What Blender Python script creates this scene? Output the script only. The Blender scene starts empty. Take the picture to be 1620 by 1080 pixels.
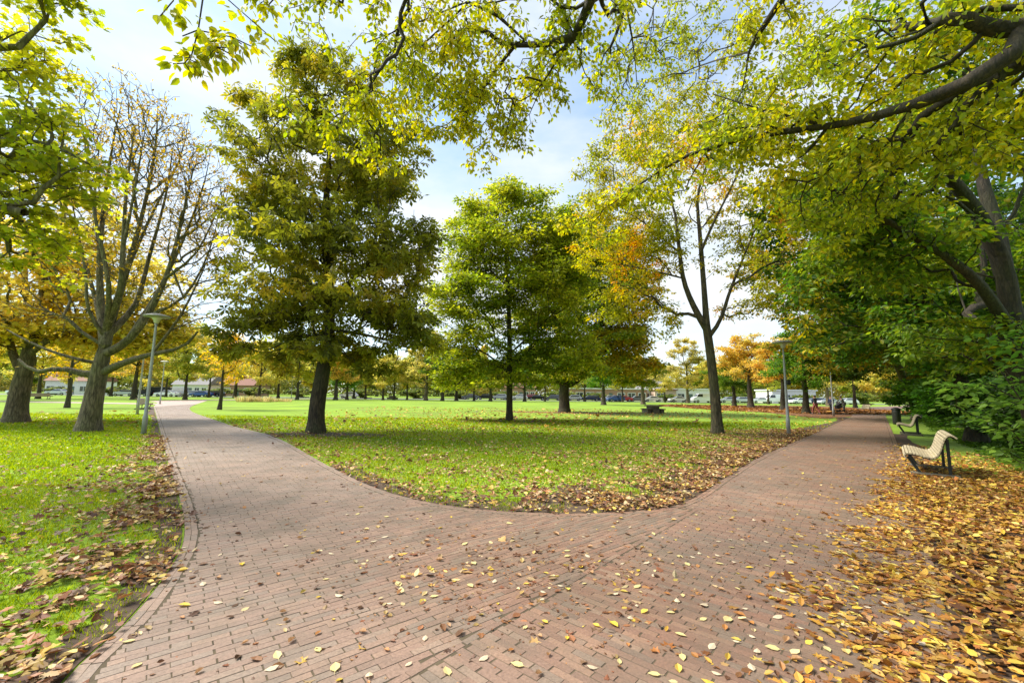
import bpy, bmesh, math, random
import numpy as np
from math import radians, sin, cos, pi, sqrt
from mathutils import Matrix, Vector
rng = np.random.default_rng(7)
random.seed(7)
sc = bpy.context.scene
C = sc.collection
# ------------------------------------------------------------------ camera
FPX, CAMH, PITCH, ROLL = 675.0, 1.5, radians(7.01), radians(0.69)
f_ = np.array([0, cos(PITCH), sin(PITCH)])
r0 = np.array([1.0, 0, 0]); u0 = np.array([0, -sin(PITCH), cos(PITCH)])
r_ = cos(ROLL) * r0 + sin(ROLL) * u0
u_ = -sin(ROLL) * r0 + cos(ROLL) * u0
cam = bpy.data.cameras.new('camera')
cam.sensor_width = 36; cam.lens = FPX / 1620 * 36; cam.clip_start = 0.05; cam.clip_end = 3000
co = bpy.data.objects.new('camera', cam); C.objects.link(co)
co.matrix_world = Matrix(((r_[0], u_[0], -f_[0], 0), (r_[1], u_[1], -f_[1], 0), (r_[2], u_[2], -f_[2], CAMH), (0, 0, 0, 1)))
sc.camera = co
# ------------------------------------------------------------------ sky and sun
SUN_EL, SUN_AZ = radians(50), radians(-76)     # azimuth measured from +Y towards +X
sc.world = bpy.data.worlds.new('World'); sc.world.use_nodes = True
wn = sc.world.node_tree; wn.nodes.clear()
def nd(t, ty, **k):
    n = t.nodes.new(ty)
    for a, v in k.items(): setattr(n, a, v)
    return n
def ln(t, a, b): t.links.new(a, b)
wo = nd(wn, 'ShaderNodeOutputWorld'); wb = nd(wn, 'ShaderNodeBackground')
sky = nd(wn, 'ShaderNodeTexSky', sky_type='NISHITA', sun_disc=False, sun_elevation=SUN_EL, sun_rotation=SUN_AZ)
sky.dust_density = .4; sky.air_density = 1.0
tc = nd(wn, 'ShaderNodeTexCoord'); mp = nd(wn, 'ShaderNodeMapping'); mp.inputs['Scale'].default_value = (1.2, 1.2, 3.0)
ns = nd(wn, 'ShaderNodeTexNoise'); ns.inputs['Scale'].default_value = 1.4; ns.inputs['Detail'].default_value = 7; ns.inputs['Roughness'].default_value = .55
cr = nd(wn, 'ShaderNodeValToRGB'); cr.color_ramp.elements[0].position = .34; cr.color_ramp.elements[1].position = .62
cr.color_ramp.elements[0].color = (.16,) * 3 + (1,); cr.color_ramp.elements[1].color = (.95,) * 3 + (1,)
mx = nd(wn, 'ShaderNodeMix', data_type='RGBA')
mx.inputs[7].default_value = (4.25, 4.4, 4.5, 1)
ln(wn, tc.outputs['Generated'], mp.inputs['Vector']); ln(wn, mp.outputs[0], ns.inputs['Vector']); ln(wn, ns.outputs[0], cr.inputs[0])
sm = nd(wn, 'ShaderNodeMix', data_type='RGBA', blend_type='MULTIPLY'); sm.inputs[0].default_value = 1; sm.inputs[7].default_value = (.86, 1.12, 1.18, 1)
ln(wn, sky.outputs[0], sm.inputs[6]); ln(wn, cr.outputs[0], mx.inputs[0]); ln(wn, sm.outputs[2], mx.inputs[6]); ln(wn, mx.outputs[2], wb.inputs['Color'])
wb.inputs['Strength'].default_value = 0.13
ln(wn, wb.outputs[0], wo.inputs[0])
sl = bpy.data.lights.new('sun', 'SUN'); sl.energy = 4.6; sl.angle = radians(26); sl.color = (1, .94, .84)
so = bpy.data.objects.new('sun', sl); C.objects.link(so)
sd = Vector((sin(SUN_AZ) * cos(SUN_EL), cos(SUN_AZ) * cos(SUN_EL), sin(SUN_EL)))
so.rotation_euler = sd.to_track_quat('Z', 'Y').to_euler()
sc.view_settings.view_transform = 'Standard'; sc.view_settings.look = 'None'
sc.view_settings.exposure = 0.95; sc.view_settings.gamma = 1
sc.render.engine = 'CYCLES'
cy = sc.cycles
cy.max_bounces = 7; cy.diffuse_bounces = 4; cy.glossy_bounces = 2; cy.transmission_bounces = 5; cy.transparent_max_bounces = 4
cy.use_denoising = True; cy.caustics_reflective = False; cy.caustics_refractive = False
try: cy.denoiser = 'OPENIMAGEDENOISE'
except Exception: pass
# ------------------------------------------------------------------ helpers
def ray(x, y): return f_ + (x - 810) / FPX * r_ + (540 - y) / FPX * u_
def G(x, y):
    d = ray(x, y); t = -CAMH / d[2]; return np.array([d[0] * t, d[1] * t])
def P(x, y, Y):
    d = ray(x, y); t = Y / d[1]; return np.array([d[0] * t, Y, CAMH + d[2] * t])
def tag(o, label=None, cat=None, group=None, kind=None):
    if label: o['label'] = label
    if cat: o['category'] = cat
    if group: o['group'] = group
    if kind: o['kind'] = kind
    return o
def empty(name, loc, rz=0.0):
    o = bpy.data.objects.new(name, None); o.location = loc; o.rotation_euler = (0, 0, rz); o.empty_display_size = .2
    C.objects.link(o); return o
def mesh_np(name, V, faces, mat=None, col=None, parent=None, smooth=False):
    """V (n,3); faces: list of int arrays (m,k) of several k"""
    me = bpy.data.meshes.new(name)
    V = np.asarray(V, dtype=np.float32)
    me.vertices.add(len(V)); me.vertices.foreach_set('co', V.ravel())
    loops = np.concatenate([f.ravel() for f in faces]).astype(np.int32)
    tot = np.concatenate([np.full(len(f), f.shape[1]) for f in faces]).astype(np.int32)
    st = np.concatenate([[0], np.cumsum(tot)[:-1]]).astype(np.int32)
    me.loops.add(len(loops)); me.loops.foreach_set('vertex_index', loops)
    me.polygons.add(len(tot)); me.polygons.foreach_set('loop_start', st); me.polygons.foreach_set('loop_total', tot)
    me.polygons.foreach_set('use_smooth', np.full(len(tot), bool(smooth)))
    me.update(calc_edges=True)
    if col is not None:
        a = me.attributes.new('lc', 'FLOAT_COLOR', 'POINT')
        c4 = np.ones((len(V), 4), dtype=np.float32); c4[:, :3] = col
        a.data.foreach_set('color', c4.ravel())
    if mat: me.materials.append(mat)
    o = bpy.data.objects.new(name, me); C.objects.link(o)
    if parent: o.parent = parent
    return o
def bm_obj(name, bm, mat, parent=None, smooth=False, bevel=0):
    me = bpy.data.meshes.new(name)
    if bevel: bmesh.ops.bevel(bm, geom=[e for e in bm.edges], offset=bevel, segments=2, affect='EDGES', profile=.7)
    bmesh.ops.recalc_face_normals(bm, faces=bm.faces)
    bm.to_mesh(me); bm.free()
    if smooth:
        for p in me.polygons: p.use_smooth = True
    me.materials.append(mat)
    o = bpy.data.objects.new(name, me); C.objects.link(o)
    if parent: o.parent = parent
    return o
def box(bm, c, s, rot=None):
    m = Matrix.Translation(c)
    if rot is not None: m = m @ rot
    return bmesh.ops.create_cube(bm, size=1, matrix=m @ Matrix.Diagonal((s[0], s[1], s[2], 1)))['verts']
def lathe(bm, prof, n=20, loc=(0, 0, 0)):
    rings = []
    for r, z in prof:
        rings.append([bm.verts.new((loc[0] + r * cos(2 * pi * k / n), loc[1] + r * sin(2 * pi * k / n), loc[2] + z)) for k in range(n)])
    for a, b in zip(rings[:-1], rings[1:]):
        for k in range(n): bm.faces.new((a[k], a[(k + 1) % n], b[(k + 1) % n], b[k]))
    bm.faces.new(rings[0][::-1]); bm.faces.new(rings[-1])
def norm(v): return v / np.maximum(np.linalg.norm(v, axis=-1, keepdims=True), 1e-9)
def catmull(pts, n=8, closed=False):
    p = np.asarray(pts, float); out = []
    N = len(p)
    for i in range(N - 1):
        a = p[max(i - 1, 0)]; b = p[i]; c = p[i + 1]; d = p[min(i + 2, N - 1)]
        for k in range(n):
            t = k / n
            out.append(.5 * (2 * b + (c - a) * t + (2 * a - 5 * b + 4 * c - d) * t * t + (3 * b - a - 3 * c + d) * t ** 3))
    out.append(p[-1]); return np.array(out)
def inpoly(X, Y, poly):
    poly = np.asarray(poly); inside = np.zeros(X.shape, bool)
    j = len(poly) - 1
    for i in range(len(poly)):
        xi, yi = poly[i]; xj, yj = poly[j]
        if yi != yj:
            c = ((yi > Y) != (yj > Y)) & (X < (xj - xi) * (Y - yi) / (yj - yi) + xi)
            inside ^= c
        j = i
    return inside
def dline(X, Y, line):
    best = np.full(X.shape, 1e9)
    for (ax, ay), (bx, by) in zip(line[:-1], line[1:]):
        dx, dy = bx - ax, by - ay; L = dx * dx + dy * dy + 1e-12
        t = np.clip(((X - ax) * dx + (Y - ay) * dy) / L, 0, 1)
        best = np.minimum(best, np.hypot(X - ax - t * dx, Y - ay - t * dy))
    return best
def sn(P_, s, seed=0):
    """cheap smooth spatial noise 0..1"""
    r = np.random.default_rng(seed); v = 0
    for k in range(5):
        d = r.normal(size=P_.shape[1]); d /= np.linalg.norm(d)
        v = v + np.sin((P_ @ d) / s * (1 + .5 * k) * 2 + r.uniform(0, 6.28)) / (1 + .35 * k)
    return np.clip(.5 + v / 5.2, 0, 1)
# ------------------------------------------------------------------ materials
def newmat(name):
    m = bpy.data.materials.new(name); m.use_nodes = True; t = m.node_tree
    return m, t, t.nodes['Principled BSDF'], t.nodes['Material Output']
def plain(name, col, rough=.6, metal=0, var=.12, scale=8, bump=.0, spec=.4):
    m, t, b, o = newmat(name)
    b.inputs['Roughness'].default_value = rough; b.inputs['Metallic'].default_value = metal; b.inputs['Specular IOR Level'].default_value = spec
    n = nd(t, 'ShaderNodeTexNoise'); n.inputs['Scale'].default_value = scale; n.inputs['Detail'].default_value = 5
    tcn = nd(t, 'ShaderNodeTexCoord'); ln(t, tcn.outputs['Object'], n.inputs['Vector'])
    r = nd(t, 'ShaderNodeValToRGB')
    r.color_ramp.elements[0].position = .3; r.color_ramp.elements[1].position = .7
    r.color_ramp.elements[0].color = tuple(c * (1 - var) for c in col) + (1,)
    r.color_ramp.elements[1].color = tuple(min(c * (1 + var), 1) for c in col) + (1,)
    ln(t, n.outputs[0], r.inputs[0]); ln(t, r.outputs[0], b.inputs['Base Color'])
    if bump:
        bp = nd(t, 'ShaderNodeBump'); bp.inputs['Strength'].default_value = bump; ln(t, n.outputs[0], bp.inputs['Height']); ln(t, bp.outputs[0], b.inputs['Normal'])
    return m
def leafmat(name, trans=.42, rough=.5, spec=.3):
    m, t, b, o = newmat(name)
    a = nd(t, 'ShaderNodeAttribute', attribute_name='lc')
    b.inputs['Roughness'].default_value = rough; b.inputs['Specular IOR Level'].default_value = spec
    ln(t, a.outputs['Color'], b.inputs['Base Color'])
    if trans:
        tr = nd(t, 'ShaderNodeBsdfTranslucent'); mxs = nd(t, 'ShaderNodeMixShader'); mxs.inputs[0].default_value = trans
        h = nd(t, 'ShaderNodeHueSaturation'); h.inputs['Saturation'].default_value = 1.05; h.inputs['Value'].default_value = 1.8
        ln(t, a.outputs['Color'], h.inputs['Color']); ln(t, h.outputs[0], tr.inputs['Color'])
        ln(t, b.outputs[0], mxs.inputs[1]); ln(t, tr.outputs[0], mxs.inputs[2]); ln(t, mxs.outputs[0], o.inputs[0])
    return m
M_LEAF = leafmat('leaf', .5)
M_LITTER = leafmat('dry_leaf', .12, .55, .35)
M_GRASS = leafmat('grass_blade', .4, .5, .25)
def barkmat(name, c1, c2, moss=None, mossamt=.5, scale=6):
    m, t, b, o = newmat(name)
    tcn = nd(t, 'ShaderNodeTexCoord'); mpn = nd(t, 'ShaderNodeMapping'); mpn.inputs['Scale'].default_value = (1, 1, .22)
    ln(t, tcn.outputs['Object'], mpn.inputs[0])
    n = nd(t, 'ShaderNodeTexNoise'); n.inputs['Scale'].default_value = scale; n.inputs['Detail'].default_value = 9; n.inputs['Roughness'].default_value = .68; n.inputs['Distortion'].default_value = .6
    ln(t, mpn.outputs[0], n.inputs['Vector'])
    r = nd(t, 'ShaderNodeValToRGB'); r.color_ramp.elements[0].position = .36; r.color_ramp.elements[1].position = .66
    r.color_ramp.elements[0].color = c1 + (1,); r.color_ramp.elements[1].color = c2 + (1,)
    ln(t, n.outputs[0], r.inputs[0]); src = r.outputs[0]
    if moss:
        n2 = nd(t, 'ShaderNodeTexNoise'); n2.inputs['Scale'].default_value = 1.1; n2.inputs['Detail'].default_value = 6; ln(t, tcn.outputs['Object'], n2.inputs['Vector'])
        r2 = nd(t, 'ShaderNodeValToRGB'); r2.color_ramp.elements[0].position = .42; r2.color_ramp.elements[1].position = .62
        r2.color_ramp.elements[0].color = (0, 0, 0, 1); r2.color_ramp.elements[1].color = (mossamt,) * 3 + (1,)
        ln(t, n2.outputs[0], r2.inputs[0])
        x = nd(t, 'ShaderNodeMix', data_type='RGBA'); x.inputs[7].default_value = moss + (1,)
        ln(t, r2.outputs[0], x.inputs[0]); ln(t, src, x.inputs[6]); src = x.outputs[2]
    mp3 = nd(t, 'ShaderNodeMapping'); mp3.inputs['Scale'].default_value = (1, 1, .16); ln(t, tcn.outputs['Object'], mp3.inputs[0])
    n3 = nd(t, 'ShaderNodeTexVoronoi', feature='DISTANCE_TO_EDGE'); n3.inputs['Scale'].default_value = scale * 1.3; n3.inputs['Randomness'].default_value = 1
    ln(t, mp3.outputs[0], n3.inputs['Vector'])
    r3 = nd(t, 'ShaderNodeValToRGB'); r3.color_ramp.elements[0].position = .0; r3.color_ramp.elements[1].position = .22
    r3.color_ramp.elements[0].color = (.42, .40, .38, 1); r3.color_ramp.elements[1].color = (1.08, 1.08, 1.08, 1); ln(t, n3.outputs['Distance'], r3.inputs[0])
    m3 = nd(t, 'ShaderNodeMix', data_type='RGBA', blend_type='MULTIPLY'); m3.inputs[0].default_value = .8
    ln(t, src, m3.inputs[6]); ln(t, r3.outputs[0], m3.inputs[7]); src = m3.outputs[2]
    ln(t, src, b.inputs['Base Color']); b.inputs['Roughness'].default_value = .85
    bp = nd(t, 'ShaderNodeBump'); bp.inputs['Strength'].default_value = 1; bp.inputs['Distance'].default_value = .06
    ln(t, n.outputs[0], bp.inputs['Height']); ln(t, bp.outputs[0], b.inputs['Normal'])
    return m
B_DARK = barkmat('dark_bark', (.014, .010, .006), (.10, .073, .040), (.06, .07, .02), .5, 13)
B_GREY = barkmat('grey_bark', (.045, .036, .022), (.27, .22, .13), (.13, .135, .045), .6, 12)
B_PALE = barkmat('pale_bark', (.05, .038, .024), (.25, .19, .12), (.12, .12, .045), .5, 10)
B_BROWN = barkmat('brown_bark', (.026, .019, .012), (.16, .12, .07), (.08, .09, .03), .5, 12)
B_LIMB = barkmat('limb_bark', (.012, .009, .006), (.06, .042, .024), (.035, .042, .012), .6, 14)
# ------------------------------------------------------------------ tree generator
def vnorm(v): return v / (np.linalg.norm(v) + 1e-9)
T_RHOMB = (np.array([[0, 0, 0], [.45, .3, .05], [1, 0, -.08], [.45, -.3, .05]]), [np.array([[0, 1, 2, 3]])])
T_OVATE = (np.array([[0, 0, 0], [.22, .25, .05], [.62, .27, .05], [1.05, 0, -.12], [.62, -.27, .05], [.22, -.25, .05], [.42, 0, -.03]]),
           [np.array([[0, 6, 2, 1], [0, 5, 4, 6]]), np.array([[6, 3, 2], [6, 4, 3]])])
T_MAPLE = (np.array([[0, 0, 0], [-.12, .34, .03], [.16, .26, .0], [.30, .60, .05], [.46, .28, 0], [.66, .30, .02], [1.02, 0, -.1],
                     [.66, -.30, .02], [.46, -.28, 0], [.30, -.60, .05], [.16, -.26, 0], [-.12, -.34, .03]]),
           [np.array([[0, 2, 1]]), np.array([[0, 10, 11]]).copy()[:, ::-1], np.array([[2, 4, 3]]), np.array([[10, 9, 8]]), np.array([[0, 4, 6, 8]]), np.array([[0, 10, 8]]), np.array([[0, 4, 2]]), np.array([[4, 6, 5]]), np.array([[8, 7, 6]])])
def palm(nl=5):
    V = []; F = []
    for i in range(nl):
        a = (i - (nl - 1) / 2) * 1.0
        ca, sa = cos(a), sin(a); L = 1.0 - .12 * abs(i - (nl - 1) / 2)
        k = len(V)
        for u, v, w in ((0.02, 0, 0), (.62, .21, -.12), (1, 0, -.38), (.62, -.21, -.12)):
            V.append((L * (u * ca - v * sa), L * (u * sa + v * ca), w * L))
        F.append([k, k + 1, k + 2, k + 3])
    return (np.array(V), [np.array(F)])
T_PALM = palm(5)
T_CLUMP = (np.array([[0, 0, 0], [.5, .28, .1], [1, .02, -.05], [.5, -.26, 0],
                     [-.2, .3, .25], [.1, .85, .1], [-.3, 1.1, -.1], [-.5, .6, .2],
                     [-.1, -.3, -.2], [-.6, -.1, .1], [-1.0, -.4, -.1], [-.5, -.7, .05]]), [np.array([[0, 1, 2, 3], [4, 5, 6, 7], [8, 9, 10, 11]])])
def place_leaves(name, tmpl, pos, size, tip, nor, col, mat, parent=None, wf=None):
    tv, tf = tmpl; n = len(pos); k = len(tv)
    tip = norm(tip); side = norm(np.cross(nor, tip)); nor = np.cross(tip, side)
    size = np.broadcast_to(size, (n,))[:, None, None]
    w = tv[None, :, 2, None]
    if wf is not None: w = w * wf[:, None, None]
    V = pos[:, None, :] + size * (tv[None, :, 0, None] * tip[:, None, :] + tv[None, :, 1, None] * side[:, None, :] + w * nor[:, None, :])
    base = (np.arange(n) * k)[:, None, None]
    faces = [(base + f[None]).reshape(-1, f.shape[1]) for f in tf]
    return mesh_np(name, V.reshape(-1, 3), faces, mat, np.repeat(col, k, axis=0), parent)
def pick(palette, pos, scale=1.6, seed=0, jitter=.55, dv=.28):
    """palette: colours from first to last, chosen by spatial noise + per leaf chance"""
    pal = np.array(palette); n = len(pos)
    t = sn(pos, scale, seed) * (1 - jitter) + rng.random(n) * jitter
    t = np.clip((t - .5) * 1.35 + .5, 0, .9999) * (len(pal) - 1)
    i = t.astype(int); fr = (t - i)[:, None]
    c = pal[i] * (1 - fr) + pal[np.minimum(i + 1, len(pal) - 1)] * fr
    c = np.where((c[:, 1:2] > c[:, 0:1] * 1.12), c * [1.14, .97, 1.05], c * [1.04, .99, 1.1])
    return np.clip(c * (1 + dv * rng.normal(size=(n, 1))).clip(.4, 1.8), 0, .85)
def tubes(pts, par, rad, name, mat, parent):
    n = len(pts); child = np.arange(n)[par >= 0]; p = par[child]
    d = norm(pts[child] - pts[p])
    # node direction: own incoming direction blended with that of the heaviest child
    nd_ = np.zeros((n, 3)); nd_[child] = d
    main = np.full(n, -1); o = np.argsort(rad[child], kind='stable')
    main[p[o]] = child[o]
    hasm = main >= 0
    dd = nd_.copy(); dd[hasm] = norm(nd_[hasm] + nd_[main[hasm]])
    dd[par < 0] = nd_[main[par < 0]]
    allV = []; allF = []; off = 0
    for lo, hi, K in ((.07, 9, 12), (.018, .07, 6), (0, .018, 3)):
        s = (rad[child] >= lo) & (rad[child] < hi)
        if not s.any(): continue
        c_, p_ = child[s], p[s]
        ismain = main[p_] == c_
        dirp = np.where(ismain[:, None], dd[p_], nd_[c_])
        rp = np.where(ismain, np.minimum(rad[p_], rad[c_] * 1.6), np.minimum(rad[c_] * 1.25, rad[p_]))
        def ring(ce, di, ra):
            ref = np.tile([[.31, .9, .05]], (len(di), 1)); al = np.abs((di * norm(ref)).sum(1)) > .93
            ref[al] = [.9, -.3, .1]
            a = norm(np.cross(di, ref)); b = np.cross(di, a)
            th = np.arange(K) * 2 * pi / K
            w = ra[:, None]
            if K == 12:  # furrowed, uneven trunk section
                w = w * (1 + .035 * np.sin(3 * th + ce[:, 2:3] * .7) + .025 * np.sin(7 * th + ce[:, 2:3] * 1.1))
            return ce[:, None, :] + w[:, :, None] * (np.cos(th)[None, :, None] * a[:, None, :] + np.sin(th)[None, :, None] * b[:, None, :])
        A = ring(pts[p_], dirp, rp); B = ring(pts[c_], dd[c_], rad[c_])
        V = np.concatenate([A, B], 1).reshape(-1, 3); m = len(c_)
        q = np.arange(K); f = np.stack([q, (q + 1) % K, (q + 1) % K + K, q + K], 1)
        F = (np.arange(m)[:, None, None] * 2 * K + f[None]).reshape(-1, 4) + off
        allV.append(V); allF.append(F); off += len(V)
    return mesh_np(name, np.concatenate(allV), [np.concatenate(allF)], mat, None, parent, smooth=True)
class Skel:
    def __init__(s): s.p = []; s.par = []; s.pl = []; s.fr = []; s.d = []
    def add(s, p, par, fr=0.0):
        p = np.asarray(p, float)
        s.p.append(p); s.par.append(par); s.fr.append(fr)
        if par < 0: s.pl.append(0); s.d.append(np.array([0, 0, 1.0]))
        else: s.pl.append(s.pl[par] + np.linalg.norm(p - s.p[par])); s.d.append(vnorm(p - s.p[par]))
        return len(s.p) - 1
    def line(s, pts, start=-1, seg=.4):
        """pts: (x,y,z,r) list, smoothed; start = index to attach to"""
        q = catmull(np.array(pts, float), 6); last = start; L = 0; prev = q[0]
        if start < 0: last = s.add(q[0, :3], -1, q[0, 3])
        elif np.linalg.norm(q[0, :3] - s.p[start]) > .05: last = s.add(q[0, :3], start, q[0, 3])
        for k in q[1:]:
            L += np.linalg.norm(k[:3] - prev[:3]); prev = k
            if L >= seg or k is q[-1]: last = s.add(k[:3], last, k[3]); L = 0
        return last
    def near(s, p):
        return int(np.argmin(np.linalg.norm(np.array(s.p) - np.asarray(p)[None], axis=1)))
    def grow(s, targets, bf=.3, seg=.5, up=.1, lo=0):
        n0 = len(s.p); N = n0 + len(targets) * 30
        Pn = np.zeros((N, 3)); PL = np.zeros(N); Pn[:n0] = s.p; PL[:n0] = s.pl; PL[:lo] += 1e6
        base = np.array(s.p)
        dm = np.min(np.linalg.norm(targets[:, None, :] - base[None, ::3, :], axis=2), axis=1)
        for i in np.argsort(dm):
            t = targets[i]; n = len(s.p)
            if n > N - 40: break
            dist = np.linalg.norm(Pn[:n] - t, axis=1)
            j = int(np.argmin(dist + bf * PL[:n])); L = dist[j]
            if L < .05: continue
            k = min(int(np.ceil(L / seg)), 28); p0 = Pn[j]
            c = .5 * (p0 + s.d[j] * L * .5) + .5 * ((p0 + t) / 2 + np.array([0, 0, up * L]))
            last = j
            for q in range(1, k + 1):
                u = q / k; x = (1 - u) ** 2 * p0 + 2 * u * (1 - u) * c + u * u * t
                if q < k: x = x + rng.normal(size=3) * seg * .09
                last = s.add(x, last); Pn[last] = x; PL[last] = s.pl[last]
    def finish(s, rtip=.006, rmax=None, minr=.004):
        n = len(s.p); p = np.array(s.p); par = np.array(s.par); fr = np.array(s.fr)
        cnt = np.zeros(n); has = np.zeros(n, bool); has[par[par >= 0]] = True
        cnt[~has] = 1
        for i in range(n - 1, 0, -1):
            if par[i] >= 0: cnt[par[i]] += cnt[i]
        rr = rmax or max(fr.max(), .05)
        e = np.log(max(cnt[0], 2)) / np.log(rr / rtip)
        rad = rtip * cnt ** (1 / e)
        rad = np.where(fr > 0, fr, rad)
        for i in range(1, n):          # never thicker than what carries it
            if par[i] >= 0: rad[i] = min(rad[i], rad[par[i]] * .97 if fr[i] == 0 else 9)
        return p, par, np.maximum(rad, minr), cnt
def blob_targets(blobs, clump=.35, per=6):
    """blobs: (center3, radii3, n); points gathered in loose clumps"""
    out = []
    for c, r, n in blobs:
        c = np.asarray(c); r = np.asarray(r); m = max(3, n // per)
        v = norm(rng.normal(size=(m, 3))) * (rng.random((m, 1)) ** .42)
        cl = c + v * r
        q = cl[rng.integers(0, m, n)] + rng.normal(size=(n, 3)) * r * clump * .35
        out.append(q)
    return np.concatenate(out)
def pb(px, py, Y, rx, ry, rd, n):
    """a blob given where it shows: centre pixel, distance, half sizes in pixels, half depth in metres"""
    c = P(px, py, Y); k = Y / FPX
    return (c, (rx * k, rd, ry * k / max(.6, cos(math.atan2(abs(540 - py), FPX)))), n)
def make_tree(name, label, group, base, trunk, limbs, blobs, leafn, tmpl, lsize, palette, bark, bf=.3, seg=.5, up=.1,
              spread=.25, flat=.5, droop=.3, tip_r=.006, pscale=1.6, minz=1.2, cat='tree', maxw=3, trunkname='trunk', grow_from=0, tilt=.5, pj=.55, accept=None, rk=1.0, clump=.35, per=6):
    root = empty(name, (base[0], base[1], 0)); tag(root, label, cat, group)
    sc_r = lambda L_: [tuple(q[:3]) + (q[3] * rk,) for q in L_]
    s = Skel(); s.line(sc_r(trunk), -1)
    for lb in map(sc_r, limbs):
        a = s.near(lb[0][:3]); s.line(lb, a)
    lo = 0
    if grow_from:
        zz = np.array([q[2] for q in s.p]); lo = int(np.argmax(zz > grow_from))
    tg = blob_targets(blobs, clump, per); tg = tg[tg[:, 2] > minz]
    s.grow(tg, bf, seg, up, lo)
    p, par, rad, cnt = s.finish(tip_r)
    # root flare
    fl = (p[:, 2] < .7) & (np.array(s.fr) > 0)
    rad[fl] *= 1 + .42 * (1 - np.clip(p[fl, 2], 0, .7) / .7) ** 2
    off = np.array([base[0], base[1], 0])
    tubes(p - off, par, rad, trunkname, bark, root)
    if leafn:
        tw = np.where((cnt <= maxw) & (par >= 0))[0]
        i = tw[rng.integers(0, len(tw), leafn)]; u = rng.random((leafn, 1))
        pos = p[i] * u + p[par[i]] * (1 - u)
        d = norm(rng.normal(size=(leafn, 3)) * [1, 1, .6])
        pos = pos + d * (rng.random((leafn, 1)) ** .6) * spread * [1, 1, flat]
        if accept is not None: 
            k = accept(pos); pos = pos[k]; d = d[k]
        m = len(pos)
        tip = d * [1, 1, .5] + [0, 0, -droop] + rng.normal(size=(m, 3)) * .35
        nor = rng.normal(size=(m, 3)) * tilt + [0, 0, 1]
        col = pick(palette, pos, pscale, len(name) + int(abs(base[0]) * 3), pj)
        place_leaves('crown', tmpl, pos - off, lsize * rng.uniform(.65, 1.2, m), tip, nor, col, M_LEAF, root)
    return root
def TR(base, pts):     # trunk from base up through points: (x,y,z,r)
    return [(base[0], base[1], -.05, pts[0][3])] + pts
# palettes (base colours of the leaves, the last one darkened for shade)
GREEN = [(.045, .13, .012), (.075, .19, .014), (.12, .25, .018)]
OLIVE = [(.08, .115, .012), (.13, .165, .014), (.20, .22, .018), (.30, .28, .022), (.40, .31, .03)]
YELGR = [(.15, .24, .03), (.24, .31, .04), (.36, .38, .05), (.50, .45, .07)]
YELLOW = [(.27, .31, .05), (.40, .40, .07), (.55, .48, .09), (.57, .42, .07)]
ORANGE = [(.34, .33, .05), (.46, .38, .06), (.54, .38, .06), (.50, .30, .05)]
SHADED_GREEN = [(.014, .045, .007), (.025, .07, .009), (.04, .10, .010)]  # back of the wood: its shade is put into the leaf colour
# ================================================================== GROUND
island = catmull([G(*q) for q in [(330, 633), (300, 645), (350, 668), (430, 690), (520, 738), (600, 775), (700, 800), (830, 812), (970, 812), (1080, 797), (1150, 755), (1210, 720), (1290, 685), (1345, 660)]], 6)
ledge = catmull([np.array([-1.2, -4.0]), np.array([-1.7, 1.0])] + [G(*q) for q in [(95, 1080), (200, 990), (270, 900), (292, 850), (285, 790), (262, 720), (248, 660), (243, 643)]], 6)
redge = catmull([np.array([-2.2, -4.0]) + [3.5, 0], np.array([1.9, 1.2])] + [G(*q) for q in [(1540, 1080), (1480, 900), (1445, 770), (1435, 740), (1415, 690), (1400, 655)]], 6)
def soft(q, it=6):
    q = q.copy()
    for _ in range(it): q[1:-1] = .5 * q[1:-1] + .25 * (q[:-2] + q[2:])
    return q
ledge = soft(ledge); redge = soft(redge)
ipoly = np.array(list(island) + [(60, 60), (60, 260), (-60, 260)])
path_poly = np.array(list(ledge) + list(island[4:]) + list(redge[::-1]))
def fan(name, pts, z, mat, kind='structure', label=None):
    bm = bmesh.new(); vs = [bm.verts.new((q[0], q[1], z)) for q in pts]
    es = [bm.edges.new((vs[i], vs[(i + 1) % len(vs)])) for i in range(len(vs))]
    bmesh.ops.triangle_fill(bm, use_beauty=True, edges=es, normal=(0, 0, 1))
    for f in bm.faces:
        if f.normal.z < 0: f.normal_flip()
    me = bpy.data.meshes.new(name); bm.to_mesh(me); bm.free(); me.materials.append(mat)
    o = bpy.data.objects.new(name, me); C.objects.link(o); tag(o, label, kind=kind); return o
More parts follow.
